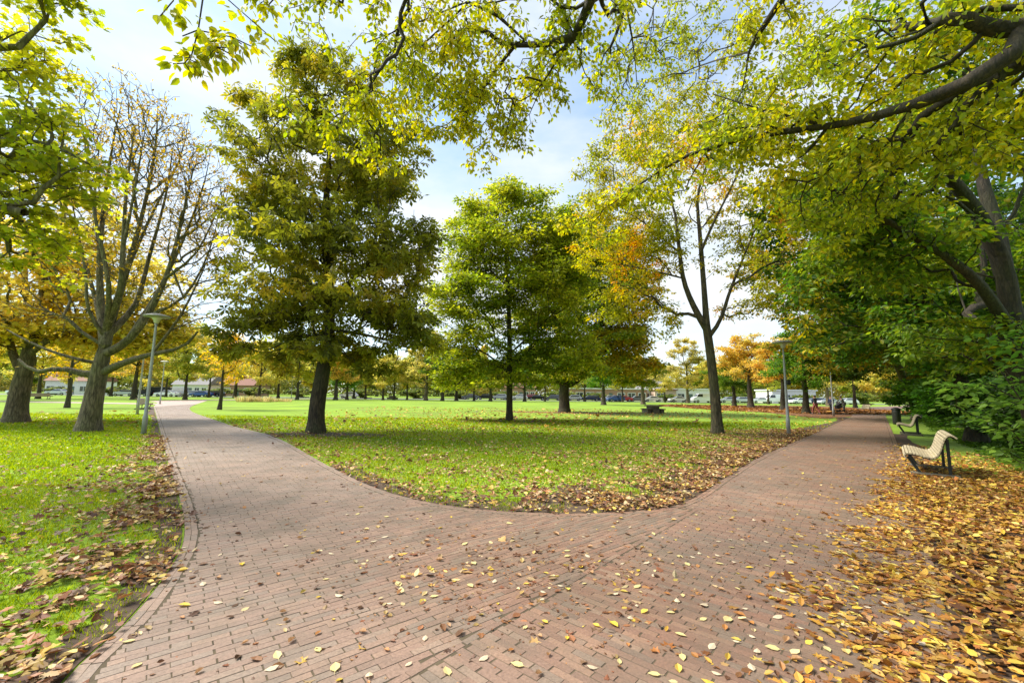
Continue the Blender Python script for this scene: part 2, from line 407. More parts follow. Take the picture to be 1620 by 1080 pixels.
def lawnmat():
    m, t, b, o = newmat('lawn')
    geo = nd(t, 'ShaderNodeNewGeometry')
    def noise(s, d=6, r=.6):
        n = nd(t, 'ShaderNodeTexNoise'); n.inputs['Scale'].default_value = s; n.inputs['Detail'].default_value = d; n.inputs['Roughness'].default_value = r
        ln(t, geo.outputs['Position'], n.inputs['Vector']); return n
    n1 = noise(.22); n2 = noise(14, 8, .75)
    r1 = nd(t, 'ShaderNodeValToRGB'); e = r1.color_ramp.elements
    e[0].position = .34; e[0].color = (.16, .21, .014, 1); e[1].position = .7; e[1].color = (.27, .41, .012, 1)
    x = e.new(.5); x.color = (.19, .31, .007, 1)
    ln(t, n1.outputs[0], r1.inputs[0])
    r2 = nd(t, 'ShaderNodeValToRGB'); r2.color_ramp.elements[0].position = .32; r2.color_ramp.elements[1].position = .68
    r2.color_ramp.elements[0].color = (.5, .55, .5, 1); r2.color_ramp.elements[1].color = (1.25, 1.2, 1.1, 1)
    ln(t, n2.outputs[0], r2.inputs[0])
    mm = nd(t, 'ShaderNodeMix', data_type='RGBA', blend_type='MULTIPLY'); mm.inputs[0].default_value = 1
    ln(t, r1.outputs[0], mm.inputs[6]); ln(t, r2.outputs[0], mm.inputs[7])
    ln(t, mm.outputs[2], b.inputs['Base Color']); b.inputs['Roughness'].default_value = .9; b.inputs['Specular IOR Level'].default_value = .1
    b.inputs['Sheen Weight'].default_value = .25; b.inputs['Sheen Tint'].default_value = (.8, 1, .5, 1)
    bp = nd(t, 'ShaderNodeBump'); bp.inputs['Strength'].default_value = .6; bp.inputs['Distance'].default_value = .03
    ln(t, n2.outputs[0], bp.inputs['Height']); ln(t, bp.outputs[0], b.inputs['Normal'])
    return m
M_LAWN = lawnmat()
bm = bmesh.new(); bmesh.ops.create_grid(bm, x_segments=8, y_segments=8, size=900, matrix=Matrix.Translation((0, 500, 0)))
g = bm_obj('lawn', bm, M_LAWN); tag(g, kind='structure')
M_SOIL = plain('soil', (.075, .048, .030), .9, var=.5, scale=9, bump=.6)
M_SOILR = plain('leaf_mould', (.15, .065, .022), .9, var=.45, scale=3, bump=.5)
M_JOINT = plain('paving_joint', (.085, .065, .038), .95, var=.4, scale=6, bump=.3)
M_PAVE = plain('far_paving', (.36, .27, .23), .6, var=.12, scale=1.5)
M_ASPH = plain('asphalt', (.11, .11, .115), .7, var=.15, scale=1.5)
fan('path_base', path_poly, .0146, M_JOINT)
# far continuation of both paths, the cross path and the street
a, b = G(243, 643), island[4]
fan('left_path_far', catmull([ledge[-1], (-41, 50), (-48, 58), (-49, 70), (-40, 88), (-30, 97)], 5).tolist() + catmull([(-27, 96), (-37, 86), (-45, 69), island[0] + [0, 0], island[1], island[2], island[4]], 3).tolist(), .008, M_PAVE)
fan('cross_path', [(-34, 43.5), (-60, 47), (-140, 52), (-140, 55), (-60, 50), (-38, 47.5)], .012, M_PAVE)
fan('right_path_far', [redge[-1], (60, 66), (90, 92), (87, 95), (56, 69), island[-1] + [5, 6], island[-1]], .008, plain('far_brick', (.20, .12, .09), .7, var=.15, scale=2))
fan('street', [(-260, 103), (-70, 97), (260, 112), (260, 126), (-70, 112), (-260, 118)], .008, M_ASPH)
# ---- bricks
def poly_off(line, d):   # offset a polyline to its left by d
    t = norm(np.gradient(line, axis=0)); return line + np.stack([-t[:, 1], t[:, 0]], 1) * d
bc = []   # (cx, cy, ax, ay, L, W)
dR = vnorm(np.array([.66, .75])); dL = vnorm(np.array([-.63, .777]))
def seam_side(X, Y):     # > 0 on the right path's side
    q = np.array([2.13, 5.49]); n = np.array([dR[1], -dR[0]])
    return np.where(Y > 5.9, np.where(X > 1, 1.0, -1.0), (X - q[0]) * n[0] + (Y - q[1]) * n[1])
edge_all = [ledge, island[4:], redge]
for d, side in ((dL, -1), (dR, 1)):
    pe = np.array([d[1], -d[0]])
    L, W = .196, .0545
    org = np.array([0.0, 5.0])
    v = np.arange(-9, 62, W); u = np.arange(-12, 12, L)
    U, V = np.meshgrid(u, v)
    U = U + (np.arange(len(v)) % 2)[:, None] * L / 2 + rng.normal(size=(len(v), 1)) * .008
    X = org[0] + U * pe[0] + V * d[0]; Y = org[1] + U * pe[1] + V * d[1]
    X = X.ravel(); Y = Y.ravel()
    k = (dline(X, Y, path_poly[::3]) < .6) | inpoly(X, Y, path_poly)
    k &= (Y > -1) & (seam_side(X, Y) * side > -.2)
    X, Y = X[k], Y[k]
    o9 = np.linspace(-.094, .094, 11)          # cut each brick where it meets an edge row
    XX = X[:, None] + o9 * pe[0]; YY = Y[:, None] + o9 * pe[1]
    ok = inpoly(XX.ravel(), YY.ravel(), path_poly) & (seam_side(XX.ravel(), YY.ravel()) * side > .028)
    ok &= np.minimum.reduce([dline(XX.ravel(), YY.ravel(), e) for e in edge_all]) > .118
    ok = ok.reshape(XX.shape); anyk = ok.sum(1) >= 3
    a0 = o9[np.argmax(ok, 1)] * 1.012; a1 = o9[10 - np.argmax(ok[:, ::-1], 1)] * 1.012
    m_ = (a0 + a1) / 2; hl_ = (a1 - a0) / 2
    X = X + m_ * pe[0]; Y = Y + m_ * pe[1]
    bc.append(np.stack([X, Y, np.full_like(X, pe[0]), np.full_like(X, pe[1]), hl_], 1)[anyk])
def run_along(line, off, sgn):
    o = poly_off(line, off * sgn); seg = np.linalg.norm(np.diff(o, axis=0), axis=1); s = np.concatenate([[0], np.cumsum(seg)])
    t = np.arange(.1, s[-1] - .1, .196); x = np.interp(t, s, o[:, 0]); y = np.interp(t, s, o[:, 1])
    x2 = np.interp(t + .05, s, o[:, 0]); y2 = np.interp(t + .05, s, o[:, 1]); dd = norm(np.stack([x2 - x, y2 - y], 1))
    bc.append(np.stack([x, y, dd[:, 0], dd[:, 1], np.full_like(x, .0955)], 1))
for off in (.029, .085): run_along(ledge, off, -1); run_along(redge, off, 1); run_along(island[4:], off, -1)
run_along(np.array([2.45, 5.85]) + np.linspace(0, -7.5, 30)[:, None] * dR[None], 0.0, 1)
bc = np.concatenate(bc); n = len(bc)
bc[:, :2] += rng.normal(size=(n, 2)) * .0022
ang = rng.normal(size=n) * .014
ax = np.stack([bc[:, 2] * np.cos(ang) - bc[:, 3] * np.sin(ang), bc[:, 2] * np.sin(ang) + bc[:, 3] * np.cos(ang)], 1)
ay = np.stack([-ax[:, 1], ax[:, 0]], 1)
hw, be = .0264, .0012
hlv = bc[:, 4:5]
sgx = np.array([-1, 1, 1, -1, -1, 1, 1, -1.]); sgy = np.array([-1, -1, 1, 1, -1, -1, 1, 1.]); inn = np.array([0, 0, 0, 0, 1, 1, 1, 1.])
tx0 = sgx[None] * (hlv - be * inn[None]); ty0 = np.repeat((sgy * (hw - be * inn))[None], n, 0); tz0 = inn[None]
ztop = .017 + rng.normal(size=n) * .0004 + (sn(bc[:, :2], 1.3, 3) - .5) * .0012
tx, ty = rng.normal(size=(2, n)) * .003
V = np.zeros((n, 8, 3))
V[:, :, 0] = bc[:, 0:1] + tx0 * ax[:, 0:1] + ty0 * ay[:, 0:1]
V[:, :, 1] = bc[:, 1:2] + tx0 * ax[:, 1:2] + ty0 * ay[:, 1:2]
V[:, :, 2] = np.where(tz0 > 0, ztop[:, None] + tx[:, None] * tx0 + ty[:, None] * ty0, ztop[:, None] - .003)
F = np.array([[4, 5, 6, 7], [0, 1, 5, 4], [1, 2, 6, 5], [2, 3, 7, 6], [3, 0, 4, 7]])
F = (np.arange(n)[:, None, None] * 8 + F[None]).reshape(-1, 4)
palB = np.array([(.28, .155, .105), (.34, .20, .13), (.25, .13, .085), (.24, .18, .135), (.32, .22, .155), (.20, .14, .105)])
colB = palB[rng.choice(6, n, p=[.30, .26, .17, .10, .12, .05])] * (1 + rng.normal(size=(n, 1)) * .09) * np.array([.71, .645, .60])
colB = colB * .85 + colB.mean(0) * .15
pale = (np.clip(-bc[:, 0] / 9 + .25, 0, 1) * .55 + .25 * sn(bc[:, :2], 2.0, 9))[:, None]
colB = colB * (1 - pale) + np.array([.34, .275, .225]) * pale          # sky sheen on the left fork put into the brick colour, with random paleness
def brickmat():
    m, t, b, o = newmat('brick_paver')
    a = nd(t, 'ShaderNodeAttribute', attribute_name='lc'); geo = nd(t, 'ShaderNodeNewGeometry')
    n1 = nd(t, 'ShaderNodeTexNoise'); n1.inputs['Scale'].default_value = 60; n1.inputs['Detail'].default_value = 6; ln(t, geo.outputs['Position'], n1.inputs['Vector'])
    n2 = nd(t, 'ShaderNodeTexNoise'); n2.inputs['Scale'].default_value = 1.7; n2.inputs['Detail'].default_value = 7; n2.inputs['Roughness'].default_value = .65; ln(t, geo.outputs['Position'], n2.inputs['Vector'])
    r1 = nd(t, 'ShaderNodeValToRGB'); r1.color_ramp.elements[0].position = .3; r1.color_ramp.elements[1].position = .7
    r1.color_ramp.elements[0].color = (.78, .78, .78, 1); r1.color_ramp.elements[1].color = (1.18, 1.18, 1.18, 1); ln(t, n1.outputs[0], r1.inputs[0])
    mm = nd(t, 'ShaderNodeMix', data_type='RGBA', blend_type='MULTIPLY'); mm.inputs[0].default_value = 1
    ln(t, a.outputs['Color'], mm.inputs[6]); ln(t, r1.outputs[0], mm.inputs[7])
    r2 = nd(t, 'ShaderNodeValToRGB'); r2.color_ramp.elements[0].position = .43; r2.color_ramp.elements[1].position = .66
    r2.color_ramp.elements[0].color = (0, 0, 0, 1); r2.color_ramp.elements[1].color = (.62, .62, .62, 1); ln(t, n2.outputs[0], r2.inputs[0])
    m2 = nd(t, 'ShaderNodeMix', data_type='RGBA'); m2.inputs[7].default_value = (.13, .105, .075, 1)
    ln(t, r2.outputs[0], m2.inputs[0]); ln(t, mm.outputs[2], m2.inputs[6]); ln(t, m2.outputs[2], b.inputs['Base Color'])
    b.inputs['Roughness'].default_value = .55; b.inputs['Specular IOR Level'].default_value = .45
    bp = nd(t, 'ShaderNodeBump'); bp.inputs['Strength'].default_value = .35; bp.inputs['Distance'].default_value = .004
    ln(t, n1.outputs[0], bp.inputs['Height']); ln(t, bp.outputs[0], b.inputs['Normal'])
    return m
tag(mesh_np('path', V.reshape(-1, 3), [F], brickmat(), np.repeat(colB, 8, axis=0)), kind='structure')
# ---- soil strips where the turf is worn away
def strip(name, line, w0, w1, z, mat, seed=1):
    q = catmull(line, 3); t = np.random.default_rng(seed); n = len(q)
    wob = lambda: np.convolve(t.normal(size=n + 4), np.ones(5) / 5, 'valid')[:n]
    A = poly_off(q, 0) - (poly_off(q, 1) - q) * (w0 + .5 * abs(w0) * wob()[:, None] * .3)
    B = q + (poly_off(q, 1) - q) * (np.asarray(w1).reshape(-1, 1) * (1 + .5 * wob()[:, None]))
    V = np.concatenate([np.c_[A, np.full(n, z)], np.c_[B, np.full(n, z)]]); i = np.arange(n - 1)
    tag(mesh_np(name, V, [np.stack([i, i + 1, i + 1 + n, i + n], 1)], mat), kind='structure')
isl2 = island[24:]
n3 = (len(isl2) - 1) * 3 + 1; tt = np.linspace(0, 1, n3)
wid = .3 + 1.5 * np.exp(-((tt - .43) / .13) ** 2) + .8 * np.exp(-((tt - .8) / .16) ** 2)
strip('soil_edge', isl2, 0.0, wid, .005, M_SOIL, 3)
strip('soil_verge', ledge[10:], -.02, .28, .0055, M_SOIL, 5)
strip('soil_bed', redge[:-6][::-1], .0, np.linspace(.4, 2.4, (len(redge) - 7) * 3 + 1), .006, M_SOIL, 6)
def disc_patch(name, c, rx, ry, z, mat, seed):
    t = np.random.default_rng(seed); n = 40; a = np.arange(n) * 2 * pi / n
    w = 1 + .12 * np.sin(3 * a + t.uniform(0, 6)) + .08 * np.sin(5 * a + t.uniform(0, 6)) + t.normal(size=n) * .03
    fan(name, np.stack([c[0] + rx * w * np.cos(a), c[1] + ry * w * np.sin(a)], 1), z, mat)
disc_patch('bare_soil', (-6.6, 15.3), 2.7, .95, .005, M_SOIL, 1)
disc_patch('bare_soil', (0.6, 24.2), 2.6, 1.1, .005, M_SOIL, 2)
disc_patch('bare_soil', (5.5, 36.5), 6.5, 1.5, .005, M_SOILR, 3)
fan('leaf_mould_ground', catmull([G(1030, 642), G(1180, 650), G(1290, 661), G(1325, 660), (30.5, 37.5), (44, 52), (56, 70), (50, 78), (30, 74), G(1030, 642)], 5)[:-1], .0065, M_SOILR)
# ================================================================== TREES
P4 = lambda px, py, Y, r: tuple(P(px, py, Y)) + (r,)
# --- large chestnut
b = G(500, 684)
Y0 = b[1]
make_tree('chestnut_tree', 'tall dark olive chestnut with thick brown trunk, largest crown left of centre', None, b,
    TR(b, [P4(502, 640, Y0, .43), P4(512, 580, Y0, .38), P4(520, 520, Y0 + .1, .34), P4(519, 440, Y0 + .2, .27), P4(515, 340, Y0 + .1, .20), P4(520, 240, Y0, .12), P4(500, 140, Y0, .05)]),
    [[P4(517, 500, Y0, .2), P4(550, 450, Y0 - .5, .14), P4(600, 400, Y0 - 1, .09), P4(640, 370, Y0 - 1.2, .05)],
     [P4(518, 480, Y0, .18), P4(480, 440, Y0 + .3, .12), P4(420, 410, Y0 + .6, .07), P4(370, 390, Y0 + .6, .04)],
     [P4(518, 430, Y0, .16), P4(540, 380, Y0 + 1.2, .1), P4(590, 300, Y0 + 2, .06)],
     [P4(517, 400, Y0, .14), P4(490, 340, Y0 - 1.2, .09), P4(440, 280, Y0 - 1.6, .05)],
     [P4(520, 520, Y0, .12), P4(580, 530, Y0 - .4, .07), P4(640, 545, Y0 - .6, .04)],
     [P4(518, 500, Y0, .12), P4(440, 505, Y0 - .2, .07), P4(385, 525, Y0 - .2, .04)]],
    [pb(515, 165, Y0, 95, 65, 2.4, 260), pb(500, 115, Y0, 55, 35, 1.6, 110), pb(510, 270, Y0, 150, 85, 3.2, 480), pb(420, 200, Y0 + .5, 75, 55, 2, 130), pb(385, 170, Y0, 50, 28, 1.2, 50),
     pb(610, 260, Y0, 75, 75, 2.4, 240), pb(410, 330, Y0, 60, 60, 2.2, 150), pb(520, 390, Y0, 165, 80, 3.6, 620), pb(640, 400, Y0, 55, 85, 2.3, 250), pb(500, 480, Y0, 165, 50, 3.4, 420),
     pb(380, 525, Y0, 55, 40, 1.8, 150), pb(645, 510, Y0, 60, 55, 2.0, 230), pb(560, 555, Y0, 75, 35, 2.0, 160), pb(440, 545, Y0, 50, 25, 1.6, 90), pb(605, 600, Y0 - .5, 38, 26, .9, 45), pb(470, 590, Y0, 30, 22, .8, 35)],
    10800, T_PALM, .27, OLIVE, B_DARK, clump=.42, per=15, rk=.66, bf=.25, seg=.55, up=.05, spread=.46, flat=.7, droop=.35, tip_r=.008, tilt=.8, pscale=1.1, minz=2.2, maxw=4, grow_from=3.2, pj=.4)
# sucker shoots at the chestnut foot belong to its trunk mesh surroundings
# --- central green maple
b = G(806, 665); Y0 = b[1]
make_tree('maple_tree', 'bright green maple with slim straight trunk in the middle of the lawn', None, b,
    TR(b, [P4(806, 640, Y0, .27), P4(806, 600, Y0, .24), P4(806, 540, Y0, .21), P4(804, 470, Y0, .16), P4(800, 390, Y0, .10), P4(805, 310, Y0, .04)]),
    [[P4(806, 590, Y0, .1), P4(770, 560, Y0 - .5, .07), P4(730, 545, Y0 - 1, .04)], [P4(806, 560, Y0, .1), P4(850, 520, Y0 - .6, .07), P4(890, 480, Y0 - 1, .04)]],
    [pb(815, 320, Y0, 60, 45, 2, 190), pb(750, 370, Y0, 55, 50, 2.4, 170), pb(875, 360, Y0, 60, 50, 2.6, 190), pb(900, 560, Y0, 50, 40, 2.4, 120), pb(800, 400, Y0, 105, 65, 3.4, 430), pb(720, 480, Y0, 50, 60, 2.4, 180), pb(880, 430, Y0, 60, 60, 3, 200), pb(790, 480, Y0, 100, 60, 3.8, 430), pb(735, 430, Y0, 45, 70, 2.4, 170), pb(745, 560, Y0, 65, 50, 3, 260),
     pb(860, 470, Y0, 75, 70, 3.2, 330), pb(860, 550, Y0, 70, 45, 3.2, 260), pb(800, 590, Y0, 85, 25, 3.2, 190), pb(715, 600, Y0, 28, 28, 1.6, 60), pb(740, 340, Y0, 30, 35, 1.5, 50), pb(900, 380, Y0, 50, 45, 2.4, 110)],
    84000, T_RHOMB, .205, [(.11, .20, .014), (.18, .27, .018), (.28, .34, .022), (.42, .40, .03)], B_DARK, rk=.68, bf=.28, seg=.7, spread=.55, flat=.22, droop=.15, tip_r=.01, pscale=1.8, minz=1.7, maxw=5, tilt=.4, grow_from=2.6)
# --- dark tree with heavy leaning limb
b = G(893, 652); Y0 = b[1]
make_tree('beech_tree', 'green and orange tree with short black trunk and heavy limb leaning right', None, b,
    TR(b, [P4(893, 635, Y0, .72), P4(893, 612, Y0, .66), P4(900, 600, Y0, .62)]),
    [[P4(893, 612, Y0, .5), P4(915, 598, Y0, .52), P4(935, 570, Y0, .42), P4(948, 520, Y0, .30), P4(965, 450, Y0, .2), P4(970, 390, Y0, .08)],
     [P4(893, 612, Y0, .4), P4(875, 596, Y0, .34), P4(860, 580, Y0 + 1, .2), P4(850, 540, Y0 + 1, .1)],
     [P4(893, 606, Y0, .4), P4(896, 560, Y0 + .5, .3), P4(900, 480, Y0 + 1, .15), P4(905, 400, Y0 + 1, .06)]],
    [pb(900, 480, Y0, 80, 80, 5, 260), pb(900, 400, Y0, 60, 50, 4, 160), pb(1010, 590, Y0, 45, 25, 3, 90), pb(960, 470, Y0, 75, 80, 5, 330), pb(985, 540, Y0, 60, 45, 4, 200), pb(930, 560, Y0, 60, 35, 4, 160), pb(880, 590, Y0, 45, 18, 3, 80), pb(960, 385, Y0, 70, 50, 3.5, 220), pb(900, 400, Y0, 50, 40, 3.5, 120), pb(1000, 430, Y0, 50, 50, 3.5, 160)],
    62000, T_RHOMB, .31, [(.07, .14, .014), (.12, .20, .016), (.22, .26, .018), (.42, .36, .025), (.52, .34, .03)], B_DARK, rk=.62, bf=.3, seg=1.0, spread=.8, flat=.4, droop=.35, tip_r=.015, pscale=3.4, minz=2.2, maxw=4, grow_from=3, pj=.45)
# --- thin crowned tree right of centre
b = G(1135, 686); Y0 = b[1]
make_tree('elm_tree', 'forked tree with brown trunk and thin yellow green crown, right of the picnic table', None, b,
    TR(b, [P4(1134, 660, Y0, .30), P4(1130, 610, Y0, .27), P4(1124, 560, Y0, .25), P4(1118, 520, Y0, .24)]),
    [[P4(1118, 520, Y0, .22), P4(1100, 490, Y0, .18), P4(1082, 445, Y0, .14), P4(1074, 390, Y0, .11), P4(1066, 330, Y0, .07), P4(1040, 270, Y0, .04), P4(1010, 210, Y0, .02)],
     [P4(1118, 520, Y0, .2), P4(1114, 460, Y0, .16), P4(1108, 380, Y0 + .3, .13), P4(1104, 310, Y0 + .5, .08), P4(1122, 250, Y0 + .3, .045), P4(1150, 190, Y0, .02)],
     [P4(1122, 532, Y0, .14), P4(1140, 505, Y0 - .2, .11), P4(1155, 460, Y0 - .2, .09), P4(1175, 410, Y0 - .3, .06), P4(1200, 350, Y0 - .5, .03)],
     [P4(1108, 400, Y0, .1), P4(1130, 350, Y0 - .5, .07), P4(1160, 290, Y0 - .8, .05), P4(1190, 220, Y0 - 1, .02)],
     [P4(1074, 400, Y0, .08), P4(1040, 370, Y0 - .3, .05), P4(1000, 340, Y0 - .5, .03), P4(960, 330, Y0 - .6, .015)],
     [P4(1080, 440, Y0, .07), P4(1040, 430, Y0 - .3, .045), P4(990, 420, Y0 - .5, .02)]],
    [pb(1060, 200, Y0, 95, 50, 2.5, 200), pb(1150, 220, Y0, 90, 60, 3, 200), pb(960, 270, Y0, 50, 50, 2, 120), pb(1230, 330, Y0 + 1, 60, 70, 2, 160), pb(1240, 430, Y0 + 2, 60, 60, 2, 160), pb(1010, 250, Y0, 75, 60, 2.5, 190), pb(1100, 280, Y0, 110, 70, 3, 220), pb(1200, 250, Y0, 60, 90, 3, 140), pb(1000, 340, Y0, 95, 50, 2.6, 260),
     pb(1050, 400, Y0, 55, 45, 2.0, 140), pb(1180, 370, Y0, 70, 70, 2.5, 150), pb(960, 400, Y0, 70, 45, 2.2, 160), pb(990, 470, Y0, 60, 40, 2, 170), pb(1030, 380, Y0, 50, 40, 2, 130), pb(1060, 500, Y0, 30, 40, 1.5, 40), pb(1190, 470, Y0, 50, 40, 2, 90)],
    44000, T_RHOMB, .125, [(.13, .19, .012), (.24, .28, .014), (.36, .35, .016), (.48, .37, .02), (.58, .24, .02)], B_BROWN, rk=.68, bf=.35, seg=.5, spread=.28, flat=.6, droop=.5, tip_r=.006, pscale=1.3, minz=3.0, maxw=3, grow_from=4.5, pj=.4)
# --- bare tree, left
b = G(140, 682); Y0 = b[1]
make_tree('bare_tree', 'nearly bare tree with stout grey trunk and upright branches, just left of the left lamp', None, b,
    TR(b, [P4(143, 660, Y0, .46), P4(150, 620, Y0, .41), P4(158, 580, Y0, .36), P4(165, 550, Y0, .28), P4(168, 525, Y0, .20)]),
    [[P4(155, 592, Y0, .24), P4(125, 590, Y0 - .2, .17), P4(95, 582, Y0 - .4, .13), P4(55, 587, Y0 - .5, .1), P4(20, 560, Y0 - .5, .05)],
     [P4(158, 575, Y0, .12), P4(110, 565, Y0 - .6, .09), P4(55, 545, Y0 - .9, .06), P4(5, 518, Y0 - 1, .03)],
     [P4(164, 588, Y0, .22), P4(200, 572, Y0 - .2, .17), P4(240, 560, Y0 - .4, .12), P4(290, 548, Y0 - .5, .08), P4(320, 515, Y0 - .6, .04)],
     [P4(166, 560, Y0, .25), P4(200, 540, Y0, .2), P4(232, 500, Y0, .17), P4(262, 440, Y0, .12), P4(285, 360, Y0, .08), P4(305, 270, Y0, .04)],
     [P4(166, 545, Y0, .26), P4(178, 500, Y0 + .2, .2), P4(200, 430, Y0 + .2, .15), P4(225, 340, Y0 + .2, .10), P4(245, 240, Y0, .06), P4(250, 160, Y0, .02)],
     [P4(165, 550, Y0, .24), P4(160, 490, Y0 + .4, .19), P4(158, 410, Y0 + .5, .14), P4(165, 320, Y0 + .5, .10), P4(180, 220, Y0 + .3, .05), P4(195, 150, Y0, .02)],
     [P4(168, 520, Y0, .2), P4(190, 460, Y0 - .6, .15), P4(195, 390, Y0 - .9, .11), P4(200, 300, Y0 - 1, .07), P4(215, 190, Y0 - .8, .03)],
     [P4(170, 530, Y0, .2), P4(215, 480, Y0 + .8, .14), P4(235, 410, Y0 + 1.0, .10), P4(262, 310, Y0 + 1, .06), P4(275, 220, Y0 + .8, .02)],
     [P4(165, 530, Y0, .12), P4(140, 490, Y0 - .5, .08), P4(135, 430, Y0 - .6, .06), P4(120, 350, Y0 - .6, .04), P4(105, 280, Y0 - .6, .02)],
     [P4(165, 535, Y0, .15), P4(150, 470, Y0 + .9, .11), P4(125, 380, Y0 + 1.2, .07), P4(95, 300, Y0 + 1.2, .045), P4(80, 225, Y0 + 1, .015)],
     [P4(168, 520, Y0, .15), P4(172, 450, Y0 - .9, .11), P4(150, 340, Y0 - 1.4, .07), P4(135, 230, Y0 - 1.4, .03), P4(128, 175, Y0 - 1.3, .012)],
     [P4(200, 540, Y0, .15), P4(245, 470, Y0 + .6, .11), P4(285, 390, Y0 + .8, .08), P4(320, 300, Y0 + .8, .045), P4(335, 230, Y0 + .7, .012)],
     [P4(200, 430, Y0 + .2, .10), P4(240, 340, Y0 + .9, .07), P4(285, 250, Y0 + 1.2, .04), P4(300, 180, Y0 + 1.2, .012)],
     [P4(195, 390, Y0 - .9, .08), P4(215, 290, Y0 - 1.4, .05), P4(235, 170, Y0 - 1.6, .015)],
     [P4(158, 410, Y0 + .5, .08), P4(150, 310, Y0 + .3, .05), P4(160, 210, Y0, .02), P4(165, 160, Y0, .01)],
     [P4(262, 440, Y0, .08), P4(310, 400, Y0 - .6, .05), P4(345, 330, Y0 - .8, .025), P4(365, 270, Y0 - .8, .01)],
     [P4(290, 470, Y0 - .2, .05), P4(340, 450, Y0 - .4, .035), P4(375, 400, Y0 - .5, .015)],
     [P4(232, 500, Y0, .1), P4(290, 470, Y0 - .2, .07), P4(330, 400, Y0 - .2, .04), P4(350, 320, Y0, .015)],
     [P4(240, 560, Y0 - .4, .08), P4(285, 500, Y0 - .5, .06), P4(320, 430, Y0 - .5, .035), P4(345, 370, Y0 - .4, .015)]],
    [pb(215, 200, Y0, 75, 65, 2.6, 828), pb(290, 260, Y0, 60, 80, 2.4, 654), pb(150, 270, Y0, 60, 70, 2.4, 517), pb(220, 320, Y0, 110, 70, 2.8, 688), pb(350, 330, Y0, 35, 60, 1.6, 195), pb(85, 300, Y0, 45, 70, 1.8, 195), pb(320, 380, Y0, 45, 80, 2.0, 448), pb(110, 400, Y0, 60, 80, 2.2, 414),
     pb(215, 430, Y0, 90, 70, 2.2, 165), pb(330, 490, Y0, 50, 45, 1.5, 90), pb(60, 500, Y0 - .6, 60, 50, 1.5, 90)],
    7000, T_OVATE, .11, [(.16, .12, .02), (.30, .22, .02), (.48, .33, .02), (.28, .14, .02)], B_GREY, rk=.66, bf=.5, seg=.45, up=.12, spread=.15, flat=1, droop=.5, tip_r=.0075, minz=2.5, maxw=2, grow_from=3.6)
# --- yellow maple, far left
b = G(25, 668); Y0 = b[1]
make_tree('yellow_maple_tree', 'yellow leaved maple with thick knobbly pale trunk, at the left edge of the photo', None, b,
    TR(b, [P4(27, 645, Y0, .64), P4(33, 610, Y0, .58), P4(42, 575, Y0, .52), P4(46, 550, Y0, .46)]),
    [[P4(34, 590, Y0, .3), P4(20, 560, Y0, .26), P4(12, 520, Y0, .18), P4(0, 470, Y0, .1)],
     [P4(44, 560, Y0, .34), P4(62, 500, Y0, .28), P4(72, 440, Y0, .22), P4(92, 370, Y0, .14), P4(110, 300, Y0, .05)],
     [P4(46, 560, Y0, .26), P4(80, 535, Y0, .2), P4(115, 520, Y0 + .5, .14), P4(150, 470, Y0 + 1, .08)],
     [P4(45, 550, Y0, .24), P4(42, 480, Y0 + 1, .18), P4(40, 400, Y0 + 1, .1)]],
    [pb(60, 480, Y0, 90, 70, 3.6, 330), pb(130, 500, Y0 + .5, 90, 55, 3.2, 260), pb(10, 540, Y0, 60, 55, 3, 160), pb(90, 400, Y0, 70, 60, 3, 200), pb(120, 330, Y0, 55, 50, 2.6, 90), pb(210, 520, Y0 + 1.5, 70, 45, 2.5, 170), pb(225, 450, Y0 + 2, 90, 60, 2.5, 240), pb(180, 540, Y0 + 2, 120, 30, 2.5, 260), pb(270, 520, Y0 + 3, 60, 40, 2, 140), pb(50, 400, Y0, 60, 50, 3, 120), pb(-60, 480, Y0, 90, 120, 4, 200)],
    23000, T_MAPLE, .20, [(.34, .35, .05), (.48, .43, .06), (.58, .48, .08), (.56, .40, .06)], B_PALE, rk=.56, bf=.3, seg=.7, spread=.55, flat=.3, droop=.25, tip_r=.01, pscale=2, minz=2.6, maxw=4, grow_from=3.4, tilt=.4)
# --- green maple hanging in from the left
b = (-12.0, 7.0)
make_tree('green_maple_tree', 'green and yellow maple boughs hanging into the top left corner of the photo', None, b,
    TR(b, [(-12, 7, 2, .35), (-11.9, 7, 4.5, .3), (-11.7, 7, 7, .22), (-11.5, 6.8, 10, .1)]),
    [[(-11.9, 7, 3.6, .16), (-10.6, 6.6, 4.4, .11)] + [P4(0, 330, 6, .07), P4(70, 350, 5.9, .03)],
     [(-11.8, 7, 5.2, .16), (-10.6, 6.6, 5.8, .1)] + [P4(0, 220, 6.3, .06), P4(80, 230, 6.2, .03), P4(150, 265, 6.2, .012)],
     [(-11.7, 7, 6.5, .14), (-10.2, 6.5, 7.6, .09)] + [P4(10, 80, 6, .05), P4(90, 10, 6, .02)]],
    [pb(20, 90, 6.3, 75, 85, 1.4, 240), pb(70, 10, 6, 75, 22, .8, 80), pb(60, 190, 6.2, 60, 50, 1.2, 110), pb(30, 260, 6.3, 75, 60, 1.4, 240), pb(95, 280, 6.3, 45, 30, .8, 90), pb(25, 350, 6.3, 70, 55, 1.4, 220), pb(-120, 200, 6.8, 120, 240, 2, 250), pb(20, 420, 6.8, 40, 30, 1, 60), pb(150, 268, 6.5, 35, 12, .4, 25)],
    6400, T_MAPLE, .105, [(.16, .24, .018), (.24, .32, .02), (.36, .40, .025), (.52, .48, .035)], B_GREY, bf=.3, seg=.3, spread=.22, flat=.35, droop=.25, tip_r=.004, pscale=.9, minz=3.0, maxw=3, tilt=.45)
